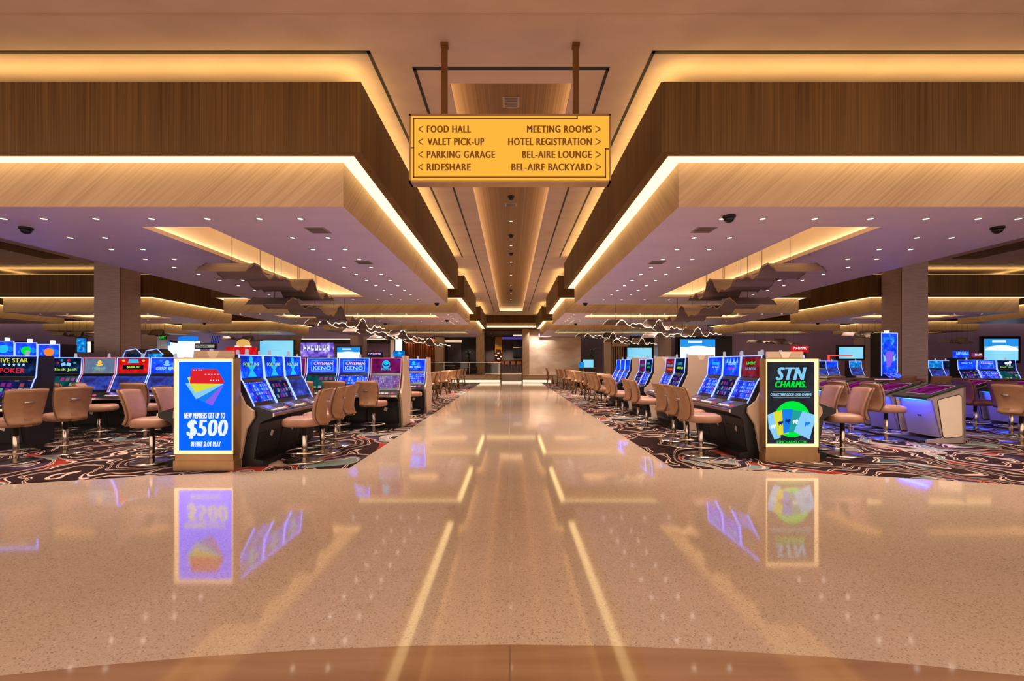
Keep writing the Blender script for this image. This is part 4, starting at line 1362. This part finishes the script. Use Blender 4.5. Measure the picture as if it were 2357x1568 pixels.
# ------------------------------------------------------------------ wavy ribbon chandeliers
WPTS = [(0, -.10), (.03, .02), (.07, .13), (.11, .12), (.15, -.02), (.19, -.08), (.24, .04), (.28, .0), (.33, .06), (.37, .04), (.41, -.08), (.46, -.11), (.5, -.06), (.53, -.11), (.57, .04), (.60, .24), (.635, .31), (.67, .24), (.70, .02), (.73, -.10), (.77, -.13), (.82, .05), (.87, -.04), (.91, .02), (.95, -.05), (1., -.04)]
def wave(t):
    for (a, za), (b, zb) in zip(WPTS, WPTS[1:]):
        if a <= t <= b:
            q = (t - a) / (b - a)
            q = q * q * (3 - 2 * q)
            return za + (zb - za) * q
    return 0
def ribbon(p0, p1, width, amp, label, group, lit):
    p0, p1 = Vector(p0), Vector(p1)
    t = thing('wavy_ribbon_light', label, 'pendant light', tuple(p0), 0, group)
    d = p1 - p0
    side = Vector((width / 2, 0, 0))
    n = 110
    top, bot = [], []
    for i in range(n + 1):
        q = i / n
        c = d * q + Vector((0, 0, amp * wave(q)))
        top.append([tuple(c - side), tuple(c + side)])
        bot.append([tuple(c - side + Vector((0, 0, -.012))), tuple(c + side + Vector((0, 0, -.012)))])
    mb = MB()
    mb.grid(top)
    mb.grid(bot)
    mb.grid([top[0], bot[0]])
    mb.grid([top[-1], bot[-1]])
    part('ribbon', mb, t, mat=M['ribbon'])
    for k in (0, 1):
        o_ = Vector((.004 if k else -.004, 0, 0))
        mb = MB()
        A = [Vector(r[k]) + Vector((0, 0, .010)) for r in top]
        B = [Vector(r[k]) + Vector((0, 0, -.012)) for r in bot]
        mb.grid([[tuple(a) for a in A], [tuple(a + o_) for a in A], [tuple(b + o_) for b in B], [tuple(b) for b in B]])
        part('lit_edge', mb, t, mat=M['edge_glow'] if lit else M['gold'])
    for q in (.08, .3, .5, .7, .92):
        c = d * q + Vector((0, 0, amp * wave(q)))
        w = p0 + c
        inside = any(min(s * x0, s * x1) - .3 < w.x < max(s * x0, s * x1) + .3 and y0 - .3 < w.y < y1 + .3 for s, _, x0, x1, y0, y1 in SOF)
        zt = (ZB + .55 if 4.5 < abs(w.x) < 5.5 and w.y < 14.6 else ZB) if inside else HC
        part('cable', MB().tube([tuple(c), (c.x, c.y, zt - p0.z)], .005, 5), t, mat=M['blackm'])
for s, side in ((-1, 'left'), (1, 'right')):
    ribbon((s * 5.05, 8.3, 3.14), (s * 5.0, 12.6, 3.14), .86, .85, 'upper wavy metal ribbon under the %s front ceiling recess' % side, 'unlit ribbons', False)
    ribbon((s * 5.35, 10.4, 2.82), (s * 5.15, 15.2, 2.82), .86, .85, 'lower wavy metal ribbon behind the first on the %s' % side, 'unlit ribbons', False)
for p, q, l in ((((715, 741), 17.0), ((872, 754), 19.8), 'lit wavy ribbon on the left, nearest of the glowing ones'),
                (((803, 758), 19.6), ((965, 779), 26), 'lit wavy ribbon on the left, in the middle'),
                (((862, 773), 22.5), ((1028, 795), 31), 'lit wavy ribbon on the left, nearest the orange curtain'),
                (((1403, 742), 18.6), ((1557, 756), 20.2), 'lit wavy ribbon on the right, highest of the glowing ones'),
                (((1490, 772), 19.6), ((1648, 767), 21), 'lit wavy ribbon before the large right wall screen'),
                (((1334, 772), 28), ((1437, 777), 31), 'lit wavy ribbon beside the pale stone wall'),
                (((1400, 784), 27), ((1503, 791), 31), 'lit wavy ribbon above the wood slats')):
    a, b = at(*p[0], p[1]), at(*q[0], q[1])
    ribbon(a, b, .5, .9, l, 'glowing ribbons', True)
for p, q, l in ((((1728, 786), 30), ((1835, 790), 31), 'dim wavy ribbon above the black kiosk'), (((1950, 770), 24), ((2020, 775), 24.5), 'dim gold ribbon left of the big right column'),
                (((2172, 785), 27), ((2232, 788), 27.5), 'dim gold ribbon right of the big right column'), (((520, 778), 30), ((600, 784), 31), 'dim wavy ribbon left of the left wall screen'),
                (((330, 764), 26), ((382, 771), 27), 'dim gold ribbon beside the big left column'), (((130, 768), 26), ((205, 774), 27), 'dim gold ribbon left of the big left column')):
    a, b = at(*p[0], p[1]), at(*q[0], q[1])
    ribbon(a, b, .6, .8, l, 'dim gold ribbons', False)
# ------------------------------------------------------------------ raised lounge at the end of the walkway
PZ, PY = .57, 35.45
pl = struct('floor_platform', MB().box(-9.2, -.72, PY, 46, .0, PZ).box(.80, 7.2, PY, 46, 0, PZ).box(-.72, .80, PY + 1.2, 46, 0, PZ), M['linen'], 'raised floor of the lounge at the end of the walkway', 'platform')
part('nosing', MB().box(-9.2, -.72, PY - .02, PY + .3, PZ, PZ + .02).box(.80, 7.2, PY - .02, PY + .3, PZ, PZ + .02), pl, mat=M['marble'])
part('plinth_light', MB().box(-6.1, -.80, PY - .03, PY - .01, .03, .21), pl, mat=M['plinth_glow'])
part('plinth_light', MB().box(.88, 2.95, PY - .03, PY - .01, .03, .21), pl, mat=M['plinth_glow'])
st = struct('floor_steps', MB().box(-.72, .80, PY, PY + .4, 0, .19).box(-.72, .80, PY + .4, PY + .8, 0, .38).box(-.72, .80, PY + .8, PY + 1.2, 0, PZ), M['marble'], 'three stone steps up to the lounge', 'steps')
part('step_light', MB().box(-.70, .78, PY - .02, PY - .01, .02, .10), st, mat=M['plinth_glow'])
for x, l in ((-.76, 'left handrail of the lounge steps'), (.84, 'right handrail of the lounge steps')):
    t = tag(part('handrail', MB().tube([(x, PY + 1.1, PZ), (x, PY + 1.1, 1.45), (x, PY - .02, .92), (x, PY - .02, 0)], .03, 8), mat=M['brown']), l, 'handrail')
# glass guard
def glass_mat():
    m, nt, out = new_mat('clear_glass')
    a = N(nt, 'BsdfTransparent')
    a.inputs[0].default_value = (.86, .92, .90, 1)
    b = N(nt, 'BsdfGlossy')
    b.inputs['Roughness'].default_value = .03
    fr = N(nt, 'Fresnel')
    fr.inputs[0].default_value = 1.45
    mx = N(nt, 'MixShader')
    nt.links.new(fr.outputs[0], mx.inputs[0])
    nt.links.new(a.outputs[0], mx.inputs[1])
    nt.links.new(b.outputs[0], mx.inputs[2])
    nt.links.new(mx.outputs[0], out.inputs[0])
    return m
M['glass'] = glass_mat()
gr = thing('glass_guard', 'clear glass guard with a slim rail left of the lounge steps', 'railing', (-5, PY + .25, PZ))
part('glass_panel', MB().box(-3.9, 4.2, -.008, .008, .02, .93), gr, mat=M['glass'])
part('top_rail', MB().box(-3.9, 4.2, -.02, .02, .93, .96), gr, mat=M['chrome'])
for x in (-3.8, -1.9, 0, 1.9, 4.1):
    part('post', MB().box(x - .02, x + .02, -.02, .02, .02, .95), gr, mat=M['steel'])
# lounge shell
struct('wall_lounge_back', MB().box(-2.6, 1.6, 46, 46.2, PZ, 4.4), M['greywall'], 'grey back wall of the lounge behind the bar', 'wall')
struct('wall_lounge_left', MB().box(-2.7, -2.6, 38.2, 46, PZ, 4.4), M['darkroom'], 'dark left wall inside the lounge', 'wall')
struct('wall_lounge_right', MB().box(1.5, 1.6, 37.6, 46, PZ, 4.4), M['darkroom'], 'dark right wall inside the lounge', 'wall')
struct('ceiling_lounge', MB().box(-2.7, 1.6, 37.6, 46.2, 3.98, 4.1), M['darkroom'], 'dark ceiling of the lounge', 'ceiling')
X46 = lambda px: (px - CX) / F * 46
Z46 = lambda py: EYE + (CY - py) / F * 46
tag(part('wall_panel', MB().box(X46(1156), X46(1203), 45.85, 45.98, Z46(781), 3.97), mat=emit('violet_wash', (.10, .06, .32), .8)), 'violet lit panel high on the lounge back wall', 'wall panel')
tag(part('gold_pier', MB().box(X46(1140), X46(1156), 45.3, 45.98, PZ, 3.97), mat=surf('gold_leaf', (.42, .20, .03), (.30, .14, .02), .35, metal=.5, scale=(3, 3, 3))), 'gold pier behind the lounge bar', 'pier')
w = tag(part('dark_cabinet', MB().box(X46(1181), X46(1202), 45.6, 45.98, Z46(822), Z46(787)), mat=M['black']), 'dark framed cabinet on the lounge back wall', 'cabinet')
part('shelf', MB().box(X46(1181), X46(1202), 45.55, 45.62, Z46(801), Z46(799.5)), w, mat=M['chrome'])
bar_ = thing('bar_counter', 'dark bar counter in the lounge', 'bar', ((X46(1118) + X46(1203)) / 2, 43.5, PZ))
hw = (X46(1203) - X46(1118)) / 2
part('front', MB().box(-hw, hw, 0, .5, 0, 1.0), bar_, mat=M['darkfab'])
part('counter_top', MB().box(-hw - .05, hw, -.15, .6, 1.0, 1.06), bar_, mat=M['black'])
part('under_light', MB().box(-hw, -.1, -.06, -.03, .95, .98), bar_, mat=emit('violet_bar_glow', (.30, .16, .7), .8))
shelf = tag(part('back_bar', MB().box(X46(1155), X46(1202), 44.9, 45.3, PZ, 1.62), mat=M['darkfab']), 'lit back bar holding rows of bottles', 'shelf')
part('light_strip', MB().box(X46(1156), X46(1201), 44.86, 44.89, 1.50, 1.60), shelf, mat=emit('back_bar_glow', (1., .85, .72), 1.1))
bt = MB().lathe([(.035, 0), (.035, .18), (.013, .22), (.013, .29)], 8).mesh('bottle', M['bottle'])
rnd = random.Random(2)
for k in range(16):
    tag(part('bottle', bt, loc=(X46(1157) + k * (X46(1200) - X46(1157)) / 15, 45.05 + .06 * (k % 2), 1.62)), 'small bottle standing on the lit back bar', 'bottle', 'bottles on the back bar')
ds = tag(part('display_stand', MB().box(X46(1140), X46(1157), 44.2, 44.5, PZ, Z46(814)).box(X46(1143), X46(1154), 44.25, 44.45, Z46(814), Z46(806)), mat=M['copper']), 'tiered bottle display before the gold pier', 'display stand')
cg = emit('candle_glow', (1, .8, .65), 1.2)
for k, (px, py) in enumerate(((1142, 818), (1147, 813), (1153, 821), (1147, 826))):
    q = at(px, py, 44.18)
    part('glowing_shelf_lamp', MB().ball((q.x, q.y, q.z), .11, .06, .06, 8, 6), ds, mat=cg)
def stool(x, y, z0, label, group):
    t = thing('bar_stool', label, 'stool', (x, y, z0), 0, group)
    part('seat', MB().lathe([(0, .70), (.19, .71), (.2, .76), (.16, .79), (0, .79)], 12), t, mat=M['darkfab'])
    part('backrest', MB().box(-.18, .18, -.2, -.16, .8, 1.05), t, mat=M['copper'])
    for a, b in ((-1, -1), (1, -1), (1, 1), (-1, 1)):
        part('leg', MB().tube([(a * .12, b * .12, .71), (a * .18, b * .18, 0)], .014, 5), t, mat=M['brown'])
for k in range(6):
    stool(-1.9 + .52 * k, 42.6, PZ, 'dark stool in the row along the lounge bar', 'stools along the lounge bar')
ch = thing('block_chandelier', 'pale stepped block chandelier inside the lounge', 'chandelier', at(1188, 769, 42.5))
gl = emit('chandelier_glow', (1., .82, .62), .9)
part('block', MB().box(-.55, -.25, -.2, .2, .0, .22), ch, mat=gl)
part('block', MB().box(-.28, .62, -.2, .2, -.18, .02), ch, mat=gl)
part('stem', MB().box(-.02, .02, -.02, .02, .0, .75), ch, mat=M['brown'])

for k, (x, y) in enumerate(((-1.7, 41), (-.4, 41), (.8, 41), (-1.7, 44.6), (-.3, 44.6), (.9, 44.6))):  # lamps added only to brighten the lounge interior
    downlight(x, y, 3.98, 'tiny added fill downlight in the dark lounge ceiling', 'added downlights in the lounge ceiling', 260.0)
for k, (x, y) in enumerate(((-3.4, 38.6), (-4.6, 38.6), (-6.6, 37.55), (-8.0, 37.55))):  # more added fill lamps, for the room behind the guard
    downlight(x, y, 3.6, 'tiny added fill downlight in the dark ceiling behind the lounge guard', 'added downlights behind the lounge guard', 110.0)

# ------------------------------------------------------------------ the wall line at the far end
def W(name, x0, x1, y0, y1, z0, z1, mat, label, cat='wall'):
    return struct(name, MB().box(min(x0, x1), max(x0, x1), y0, y1, z0, z1), mat, label, cat)
def ribbed(x0, x1, y, z0, z1, n, amp):
    rows = []
    for z in (z0, z1):
        rows.append([(x0 + (x1 - x0) * i / (n * 6), y + amp * math.sin(2 * PI * i / 6), z) for i in range(n * 6 + 1)])
    return MB().grid(rows)
W('wall_post', X38(906), X38(915), 37.0, 37.3, 0, 3.9, M['steel'], 'slim pale post left of the orange curtain', 'post')
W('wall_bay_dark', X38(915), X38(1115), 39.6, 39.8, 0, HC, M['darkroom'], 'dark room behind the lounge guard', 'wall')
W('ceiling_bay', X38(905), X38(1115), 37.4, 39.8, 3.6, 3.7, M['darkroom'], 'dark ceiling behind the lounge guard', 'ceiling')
cu = tag(part('fabric_curtain', ribbed(X38(932), X38(1004), 37.7, PZ, 3.25, 14, .07), mat=M['copper']), 'orange copper curtain beside the lounge guard', 'curtain')
for k in range(5):
    lp = tag(part('globe_lamp', MB().ball((0, 0, 0), .17, .17, .15, 14, 10), mat=emit('globe_amber', (.85, .20, .045), .9) if k == 0 else bpy.data.materials['globe_amber'], loc=(X38(956 + 11 * k), 37.3, Z38(785))), 'round amber globe lamp hanging before the orange curtain', 'lamp', 'amber globe lamps')
    part('cord', MB().tube([(0, 0, .15), (0, 0, 3.6 - Z38(785))], .012, 5), lp, mat=M['brown'])
W('wall_pier_tan', X38(1005), X38(1024), 37.2, 37.9, PZ, 4.0, M['tan'], 'tan pier right of the orange curtain', 'pier')
W('wall_pier_striped', X38(1098), X38(1116), 37.0, 37.8, PZ, 4.0, M['linen'], 'tan striped pier left of the lounge mouth', 'pier')
dc = tag(part('ceiling_light_box', MB().box(X38(1024), X38(1060), 38.3, 39.0, Z38(787), Z38(782)), mat=emit('light_box_glow', (.9, .62, .38), .9)), 'flat lit ceiling box in the dark room beside the lounge', 'ceiling light')
tag(part('dark_door', MB().box(X38(1026), X38(1058), 39.3, 39.5, PZ, Z38(790)), mat=M['darkfab']), 'dark door in the room beside the lounge', 'door')
def plant(x, y, z0, h, r, label, seed=1):
    t = thing('potted_palm', label, 'plant', (x, y, z0))
    part('pot', MB().lathe([(.16, 0), (.22, .38), (.24, .4), (.2, .4), (.18, .35), (0, .35)], 14), t, mat=M['blackm'])
    part('stem', MB().tube([(0, 0, .3), (.03, 0, h * .5), (0, .02, h * .75)], .025, 6), t, mat=M['brown'])
    rr = random.Random(seed)
    mb = MB()
    for k in range(46):
        a = rr.random() * 2 * PI
        up = rr.uniform(.1, 1.)
        base = Vector((0, 0, h * rr.uniform(.35, .75)))
        d = Vector((math.cos(a), math.sin(a), 0))
        s_ = Vector((-d.y, d.x, 0)) * rr.uniform(.04, .08)
        L = r * rr.uniform(.7, 1.1)
        c = [base + d * (L * q) + Vector((0, 0, up * L * (1.1 * q - .9 * q * q))) for q in (0, .35, .7, 1)]
        w_ = (.3, 1, .8, .05)
        mb.grid([[tuple(p - s_ * w), tuple(p + s_ * w)] for p, w in zip(c, w_)])
    part('foliage', mb, t, mat=M['leaf'])
plant(X38(1078), 38.6, PZ, 2.3, .6, 'tall dark plant in the room beside the lounge', 1)
plant(X38(923), 38.6, 0, 2.6, .4, 'narrow dark plant left of the orange curtain', 2)
so = thing('lounge_sofa', 'dark sofa behind the glass guard', 'sofa', (X38(1075), 36.9, PZ))
part('seat', MB().box(-.8, .8, -.35, .35, .12, .42), so, mat=M['darkfab'])
part('backrest', MB().box(-.8, .8, .2, .38, .42, .85), so, mat=M['darkfab'])
part('arm', MB().box(-.9, -.72, -.35, .35, .12, .6), so, mat=M['darkfab'])
part('arm', MB().box(.72, .9, -.35, .35, .12, .6), so, mat=M['darkfab'])
tb = thing('round_table', 'small round table behind the glass guard', 'table', (X38(1040), 36.5, PZ))
part('table_top', MB().lathe([(0, .70), (.4, .70), (.42, .72), (.4, .74), (0, .74)], 18), tb, mat=M['cream'])
part('pedestal', MB().lathe([(.22, 0), (.2, .03), (.04, .06), (.04, .70)], 12), tb, mat=M['brown'])
# pale stone wall with its two washers
W('wall_pier_brown', X38(1202), X38(1217), 36.9, 37.7, PZ, 4.1, M['linen'], 'brown ribbed pier between the lounge and the pale stone wall', 'pier')
onx = W('wall_onyx', X38(1217), X38(1334), 37.4, 37.6, PZ, 4.15, M['onyx'], 'polished pale stone wall right of the lounge', 'wall')
tag(onx, 'polished pale stone wall right of the lounge', 'wall')
for k, px in enumerate((1224, 1238, 1254)):
    f = tag(part('wall_washer', MB().box(-.06, .06, -.06, .06, -.03, .0), mat=M['white'], loc=(X38(px), 36.7, 4.18)), '%s small lamp washing the top of the pale stone wall' % ('left', 'middle', 'right')[k], 'spotlight')
    part('lens', MB().lathe([(0, -.032), (.045, -.032)], 10), f, mat=M['spot'])
    ld = bpy.data.lights.new('wall_washer_beam', 'SPOT')
    ld.energy = 150
    ld.color = (1, .9, .8)
    ld.spot_size = 1.6
    ld.spot_blend = .9
    lo = bpy.data.objects.new('wall_washer_beam', ld)
    link(lo)
    lo.parent = f
    lo.location = (0, 0, -.06)
    lo.rotation_euler = (.25, 0, 0)
# right of the stone wall
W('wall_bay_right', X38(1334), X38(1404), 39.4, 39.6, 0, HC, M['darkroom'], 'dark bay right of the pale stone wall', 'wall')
plant(X38(1366), 38.4, .3, 2.9, .75, 'big green plant in the dark bay right of the stone wall', 3)
W('wall_pier_right', X38(1390), X38(1403), 37.4, 38.0, 0, 4.0, M['tan'], 'narrow tan pier right of the dark bay', 'pier')
ws = tag(part('slatted_screen', MB().box(X38(1404), X38(1518), 37.7, 37.9, 0, Z38(798)), mat=M['darkroom']), 'dark wood slatted screen behind the small right wall screen', 'screen')
for k in range(22):
    x = X38(1406) + k * (X38(1517) - X38(1406)) / 21
    part('slat', MB().box(x - .05, x + .05, 37.55, 37.7, 0, Z38(798)), ws, mat=M['woodrim'])
part('header', MB().box(X38(1405), X38(1442), 37.45, 37.9, Z38(798), Z38(782)), ws, mat=M['linen'])
W('wall_panel_dark', X38(1448), X38(1518), 37.6, 37.8, Z38(797.5), Z38(772), M['darkroom'], 'black panel above the small right wall screen', 'wall')
W('wall_panel_black', X38(1551), X38(1676), 37.3, 37.7, 0, Z38(775), M['black'], 'black feature wall around the large right wall screen', 'wall')

# ------------------------------------------------------------------ screens on the walls
def tv(px0, px1, py0, py1, y, mat, label, deco=None, bez=.08, rz=0.):
    a, b = at(px0, py1, y), at(px1, py0, y)
    w_, h_ = (b.x - a.x) / 2, (b.z - a.z) / 2
    t = thing('wall_screen', label, 'screen', ((a.x + b.x) / 2, y, (a.z + b.z) / 2), rz)
    part('bezel', MB().box(-w_ - bez, w_ + bez, .01, .16, -h_ - bez, h_ + bez), t, mat=M['black'])
    s_ = part('display', MB().box(-w_, w_, 0, .012, -h_, h_), t, mat=SCR[mat] if isinstance(mat, str) else mat)
    if deco == 'pool':
        part('band', MB().box(-w_, w_, -.004, 0, h_ * .3, h_), s_, mat=emit('tv_deep_blue', (.02, .30, .85), 1.0) if 'tv_deep_blue' not in bpy.data.materials else bpy.data.materials['tv_deep_blue'])
        part('caption_bar', MB().box(-w_ * .55, w_ * .25, -.008, -.004, h_ * .66, h_ * .86), s_, mat=INK['white'])
        mb = MB()
        disc(mb, 0, -h_ * .1, w_, h_ * .5, -.006, 30, 0, PI)
        part('arc', mb, s_, mat=SCR['tvw'])
    elif deco == 'line':
        part('caption', MB().box(-w_ * .45, w_ * .25, -.004, 0, -.03, .03), s_, mat=INK['sky'])
    return t
tv(598, 675, 784, 828, 36.5, 'tv', 'pale blue wall screen left of the purple machine sign', 'line')
tv(776, 828, 800, 832, 27, 'tvw', 'angled blue and white screen above the keno row', 'pool', .1)
tv(1444, 1500, 801, 832, 37.2, 'tv', 'small pale blue wall screen before the wood slats', 'line', .12)
tv(1566, 1646, 781, 832, 37.1, 'tvw', 'large blue and white wall screen on the black feature wall', 'pool')
tv(1931, 1987, 799, 826, 33.5, 'tv', 'pale blue wall screen left of the big right column', 'line', .12)
tv(2266, 2344, 780, 830, 27.5, 'tv', 'bright blue wall screen at the right edge of the hall', 'pool', .15)
tv(179, 196, 779, 811, 30, 'aqua', 'dull blue screen left of the big left column', None, .05, .5)
tv(198, 211, 787, 811, 29.5, 'tvw', 'narrow white screen touching the big left column in the photo', None, .05, -.4)
vw = thing('video_wall', 'bright white and blue curved video wall far on the left', 'video wall', at(420, 792, 35.5))
o_ = at(420, 792, 35.5)
def vq(pts, mat, name, y=0.):
    part(name, MB().prism_y([((at(px, py, 35.5) - o_).x, (at(px, py, 35.5) - o_).z) for px, py in pts], y, y + .1), vw, mat=mat)
vq(((371, 790), (392, 787), (409, 788), (409, 786), (459, 786), (459, 830), (371, 830)), SCR['tvw'], 'white_display')
vq(((371, 788), (392, 787), (392, 796), (371, 795)), INK['blue'], 'blue_display', -.02)
vq(((409, 777), (425, 773), (455, 775), (453, 786), (411, 786)), INK['blue'], 'blue_display', -.02)
vq(((392, 783), (409, 786), (409, 790), (392, 788)), M['black'], 'frame_gap', -.03)
lo_ = thing('wall_sign', 'black and white lettered sign beside the video wall', 'sign', at(474, 797, 34.8))
o2 = at(474, 797, 34.8)
part('board', MB().box(-.83, .72, 0, .1, -.19, .19), lo_, mat=M['black'])
part('light_panel', MB().box(-.74, .62, -.02, 0, -.11, .11), lo_, mat=emit('sign_grey_glow', (.5, .46, .44), .8))
mb = MB()
glyphs(mb, 6, -.25, 0, .85, .15, -.022, 4)
part('print', mb, lo_, mat=M['black'])
mb = MB()
for k in range(5):
    poly(mb, [(.35 + .13 * k, .22), (.43 + .13 * k, .22), (.53 + .13 * k, .75), (.45 + .13 * k, .75)], -.01)
part('striped_mark', mb, lo_, mat=INK['navy'])
ex = thing('exit_sign', 'small green exit sign hanging left of the video wall', 'exit sign', at(374.5, 777, 33))
part('board', MB().box(-.26, .26, 0, .05, -.12, .12), ex, mat=M['black'])
mb = MB()
words(mb, 'EXIT', 0, 0, .42, .16, -.004, .03)
part('lettering', mb, ex, mat=INK['green'])
part('hanger', MB().box(-.02, .02, .01, .04, .12, HC - at(374.5, 777, 33).z), ex, mat=M['blackm'])
# ------------------------------------------------------------------ machine toppers and odd lit things far off
def topper(px0, px1, py0, py1, y, mat, label, marks=None, ink='pink', base=None):
    a, b = at(px0, py1, y), at(px1, py0, y)
    w_, h_ = (b.x - a.x) / 2, b.z - a.z
    t = thing('lit_game_sign', label, 'sign', ((a.x + b.x) / 2, y, 0))
    part('cabinet', MB().box(-w_ * .8, w_ * .8, .05, .5, 0, a.z), t, mat=M['black'])
    s_ = part('panel', MB().box(-w_, w_, 0, .12, a.z, b.z), t, mat=SCR[mat] if mat in SCR else INK[mat])
    if marks:
        mb = MB()
        glyphs(mb, marks, 0, (a.z + b.z) / 2 + h_ * .15, w_ * 1.7, h_ * .4, -.004, marks)
        part('print', mb, s_, mat=INK[ink])
    return t, s_
topper(692, 765, 789, 822, 15.5, 'purple', 'purple lit game sign above the hourglass-screen machines', 7, 'white')
topper(520, 588, 799, 818, 24, 'red', 'red lit game sign behind the hourglass-screen machines')
t = thing('popcorn_sign', 'yellow dome-topped lit sign between the hourglass-screen machines and the wall screen', 'sign', (at(560, 795, 25).x, 25, 0))
part('dome', MB().ball((0, 0, at(560, 792, 25).z), .36, .2, .26, 14, 8), t, mat=emit('popcorn_glow', (.95, .55, .14), .8))
part('striped_box', MB().box(-.36, .36, -.15, .15, at(560, 806, 25).z - .1, at(560, 796, 25).z), t, mat=INK['white'])
part('post', MB().box(-.25, .25, -.1, .1, 0, at(560, 806, 25).z - .1), t, mat=M['black'])
topper(1823, 1861, 797, 811, 22, 'red', 'red lit game sign just above the black kiosk', 6, 'white')
topper(2198, 2230, 808, 824, 23.5, 'royal', 'blue lit game sign behind the right rear row', 4, 'sky')
topper(2242, 2262, 813, 823, 20, 'maroon', 'dark red lit game sign left of the bright wall screen', 3, 'white')
topper(905, 930, 808, 822, 24, 'aqua', 'small cyan screen behind the keno row')
topper(1342, 1366, 828, 846, 33.5, 'tv', 'pale cyan dealer screen before the dark bay')
topper(1333, 1344, 834, 846, 30.5, 'aqua', 'small blue dealer screen beside the cyan one')
topper(845, 880, 811, 820, 26, 'dark', 'dark low sign behind the moon machine', 6, 'pink')
# tall blue machines behind the Black Jack row
for i, (l, ink) in enumerate((('leftmost tall blue machine at the far left edge', 'cyan'), ('middle tall blue machine with a green dome on screen', 'green'), ('right tall blue machine with an orange ball on screen', 'orange'))):
    x = at(60 + 52.5 * (i - 1), 0, 15.4).x
    t = thing('tall_slot_machine', l, 'slot machine', (x, 15.4, 0), .0, 'tall blue machines at the far left')
    zt = 2.17 - .05 * i
    part('cabinet', MB().box(-.36, .36, .02, .6, 0, zt).box(-.36, .36, -.35, .02, 0, .8), t, mat=M['black'])
    s_ = part('tall_screen', MB().box(-.33, .33, 0, .02, -.6, .6), t, (0, 0, zt - .64), mat=SCR['royal'])
    part('emblem', disc(MB(), 0, .38, .16, .13, -.003), s_, mat=INK[ink])
    part('emblem', disc(MB(), .24, .38, .09, .09, -.002), s_, mat=INK['blue'])
    part('edge_light', MB().box(-.36, -.34, -.012, .0, .82, zt).box(.34, .36, -.012, 0, .82, zt).box(-.36, .36, -.012, 0, zt - .02, zt), t, mat=M['trim_blue'])
    part('top_light', MB().box(-.06, .02, .1, .2, zt, zt + .12), t, mat=emit('white_top_light', (.85, .9, 1), 2.) if i == 0 else bpy.data.materials['white_top_light'])
# portrait machine left of the big right column
px = thing('tall_slot_machine', 'tall portrait machine with a buffalo picture by the big right column', 'slot machine', (at(2047, 0, 16.4).x, 16.4, 0), .10)
part('cabinet', MB().box(-.30, .30, .03, .45, 0, 2.5).box(-.28, .28, -.4, .03, 0, .95), px, mat=M['black'])
s_ = part('tall_screen', MB().box(-.275, .275, 0, .03, -.70, .70), px, (0, 0, 1.78), mat=SCR['royal'])
mb = MB()
words(mb, 'BUFFALO', 0, .52, .44, .10, -.003, .04)
part('lettering', mb, s_, mat=INK['teal'])
mb = MB()
disc(mb, 0, -.12, .17, .22, -.002)
disc(mb, -.02, -.30, .10, .16, -.0025)
part('emblem', mb, s_, mat=INK['purple'])
mb = MB()
for s in (-1, 1):
    poly(mb, [(s * .14, -.12), (s * .24, .0), (s * .20, -.26), (s * .12, -.24)], -.004)
part('horns', mb, s_, mat=INK['sky'])
part('edge_light', MB().box(-.305, -.285, -.012, .0, 1.02, 2.5).box(.285, .305, -.012, 0, 1.02, 2.5).box(-.305, .305, -.012, 0, 2.48, 2.5), px, mat=M['trim_blue'])
part('button_deck', MB().box(-.27, .27, 0, .01, -.2, .2), px, (0, -.22, 1.02), (-1.0, 0, 0), mat=SCR['reels_blue'])
part('top_light', MB().box(-.05, .05, .05, .15, 2.5, 2.58), px, mat=bpy.data.materials['white_top_light'])
# distant machines
for i, (x0, y, l) in enumerate(((2144, 21, 'blue machine just right of the big right column'), (2168, 21.4, 'dark machine second from the big right column'),
                                (1878, 24, 'green-edged machine right of the black kiosk'), (1905, 25, 'blue machine behind the tables, left of the red frame'), (1960, 25, 'machine with a pale blue screen under the wall screen'))):
    slot_machine(at(x0 + 8, 0, y).x, y + .3, .0, l, 'distant machines on the right', ('aqua', 'dark', 'dark', 'blue', 'aqua')[i], 'reels_mix', W=.66)
for i, (x0, l) in enumerate(((295, 'left dark machine with a sloped blue top, right of the big left column'), (335, 'right dark machine with a sloped blue top, right of the big left column'))):
    y = 16.5
    t = thing('curved_top_machine', l, 'slot machine', (at(x0 + 15, 0, y).x + (.06 if i else -.06), y, 0), 0, 'curved machines by the big left column')
    part('cabinet', MB().prism_y([(-.33, 0), (.33, 0), (.33, 1.75), (.12, 1.95), (-.25, 1.88), (-.33, 1.7)], 0, .5), t, mat=M['black'])
    part('display', MB().box(-.2, .28, -.012, 0, 1.2, 1.78), t, mat=SCR['aqua' if i else 'dark'])
    part('edge_light', MB().tube([(-.33, -.01, 1.2), (-.33, -.01, 1.7), (-.25, -.01, 1.88), (.12, -.01, 1.95), (.33, -.01, 1.75)], .015, 5), t, mat=M['trim_blue'])
rf = thing('red_framed_sign', 'red lit frame among the far machines left of the wall screen', 'sign', at(1935, 820, 26))
part('frame', MB().box(-.65, .65, 0, .1, .0, .06).box(-.65, -.58, 0, .1, -.7, 0), rf, mat=emit('red_tube', (1, .06, .05), 1.3))
part('post', MB().box(-.6, -.55, .02, .08, -at(1935, 820, 26).z, -.69), rf, mat=M['black'])
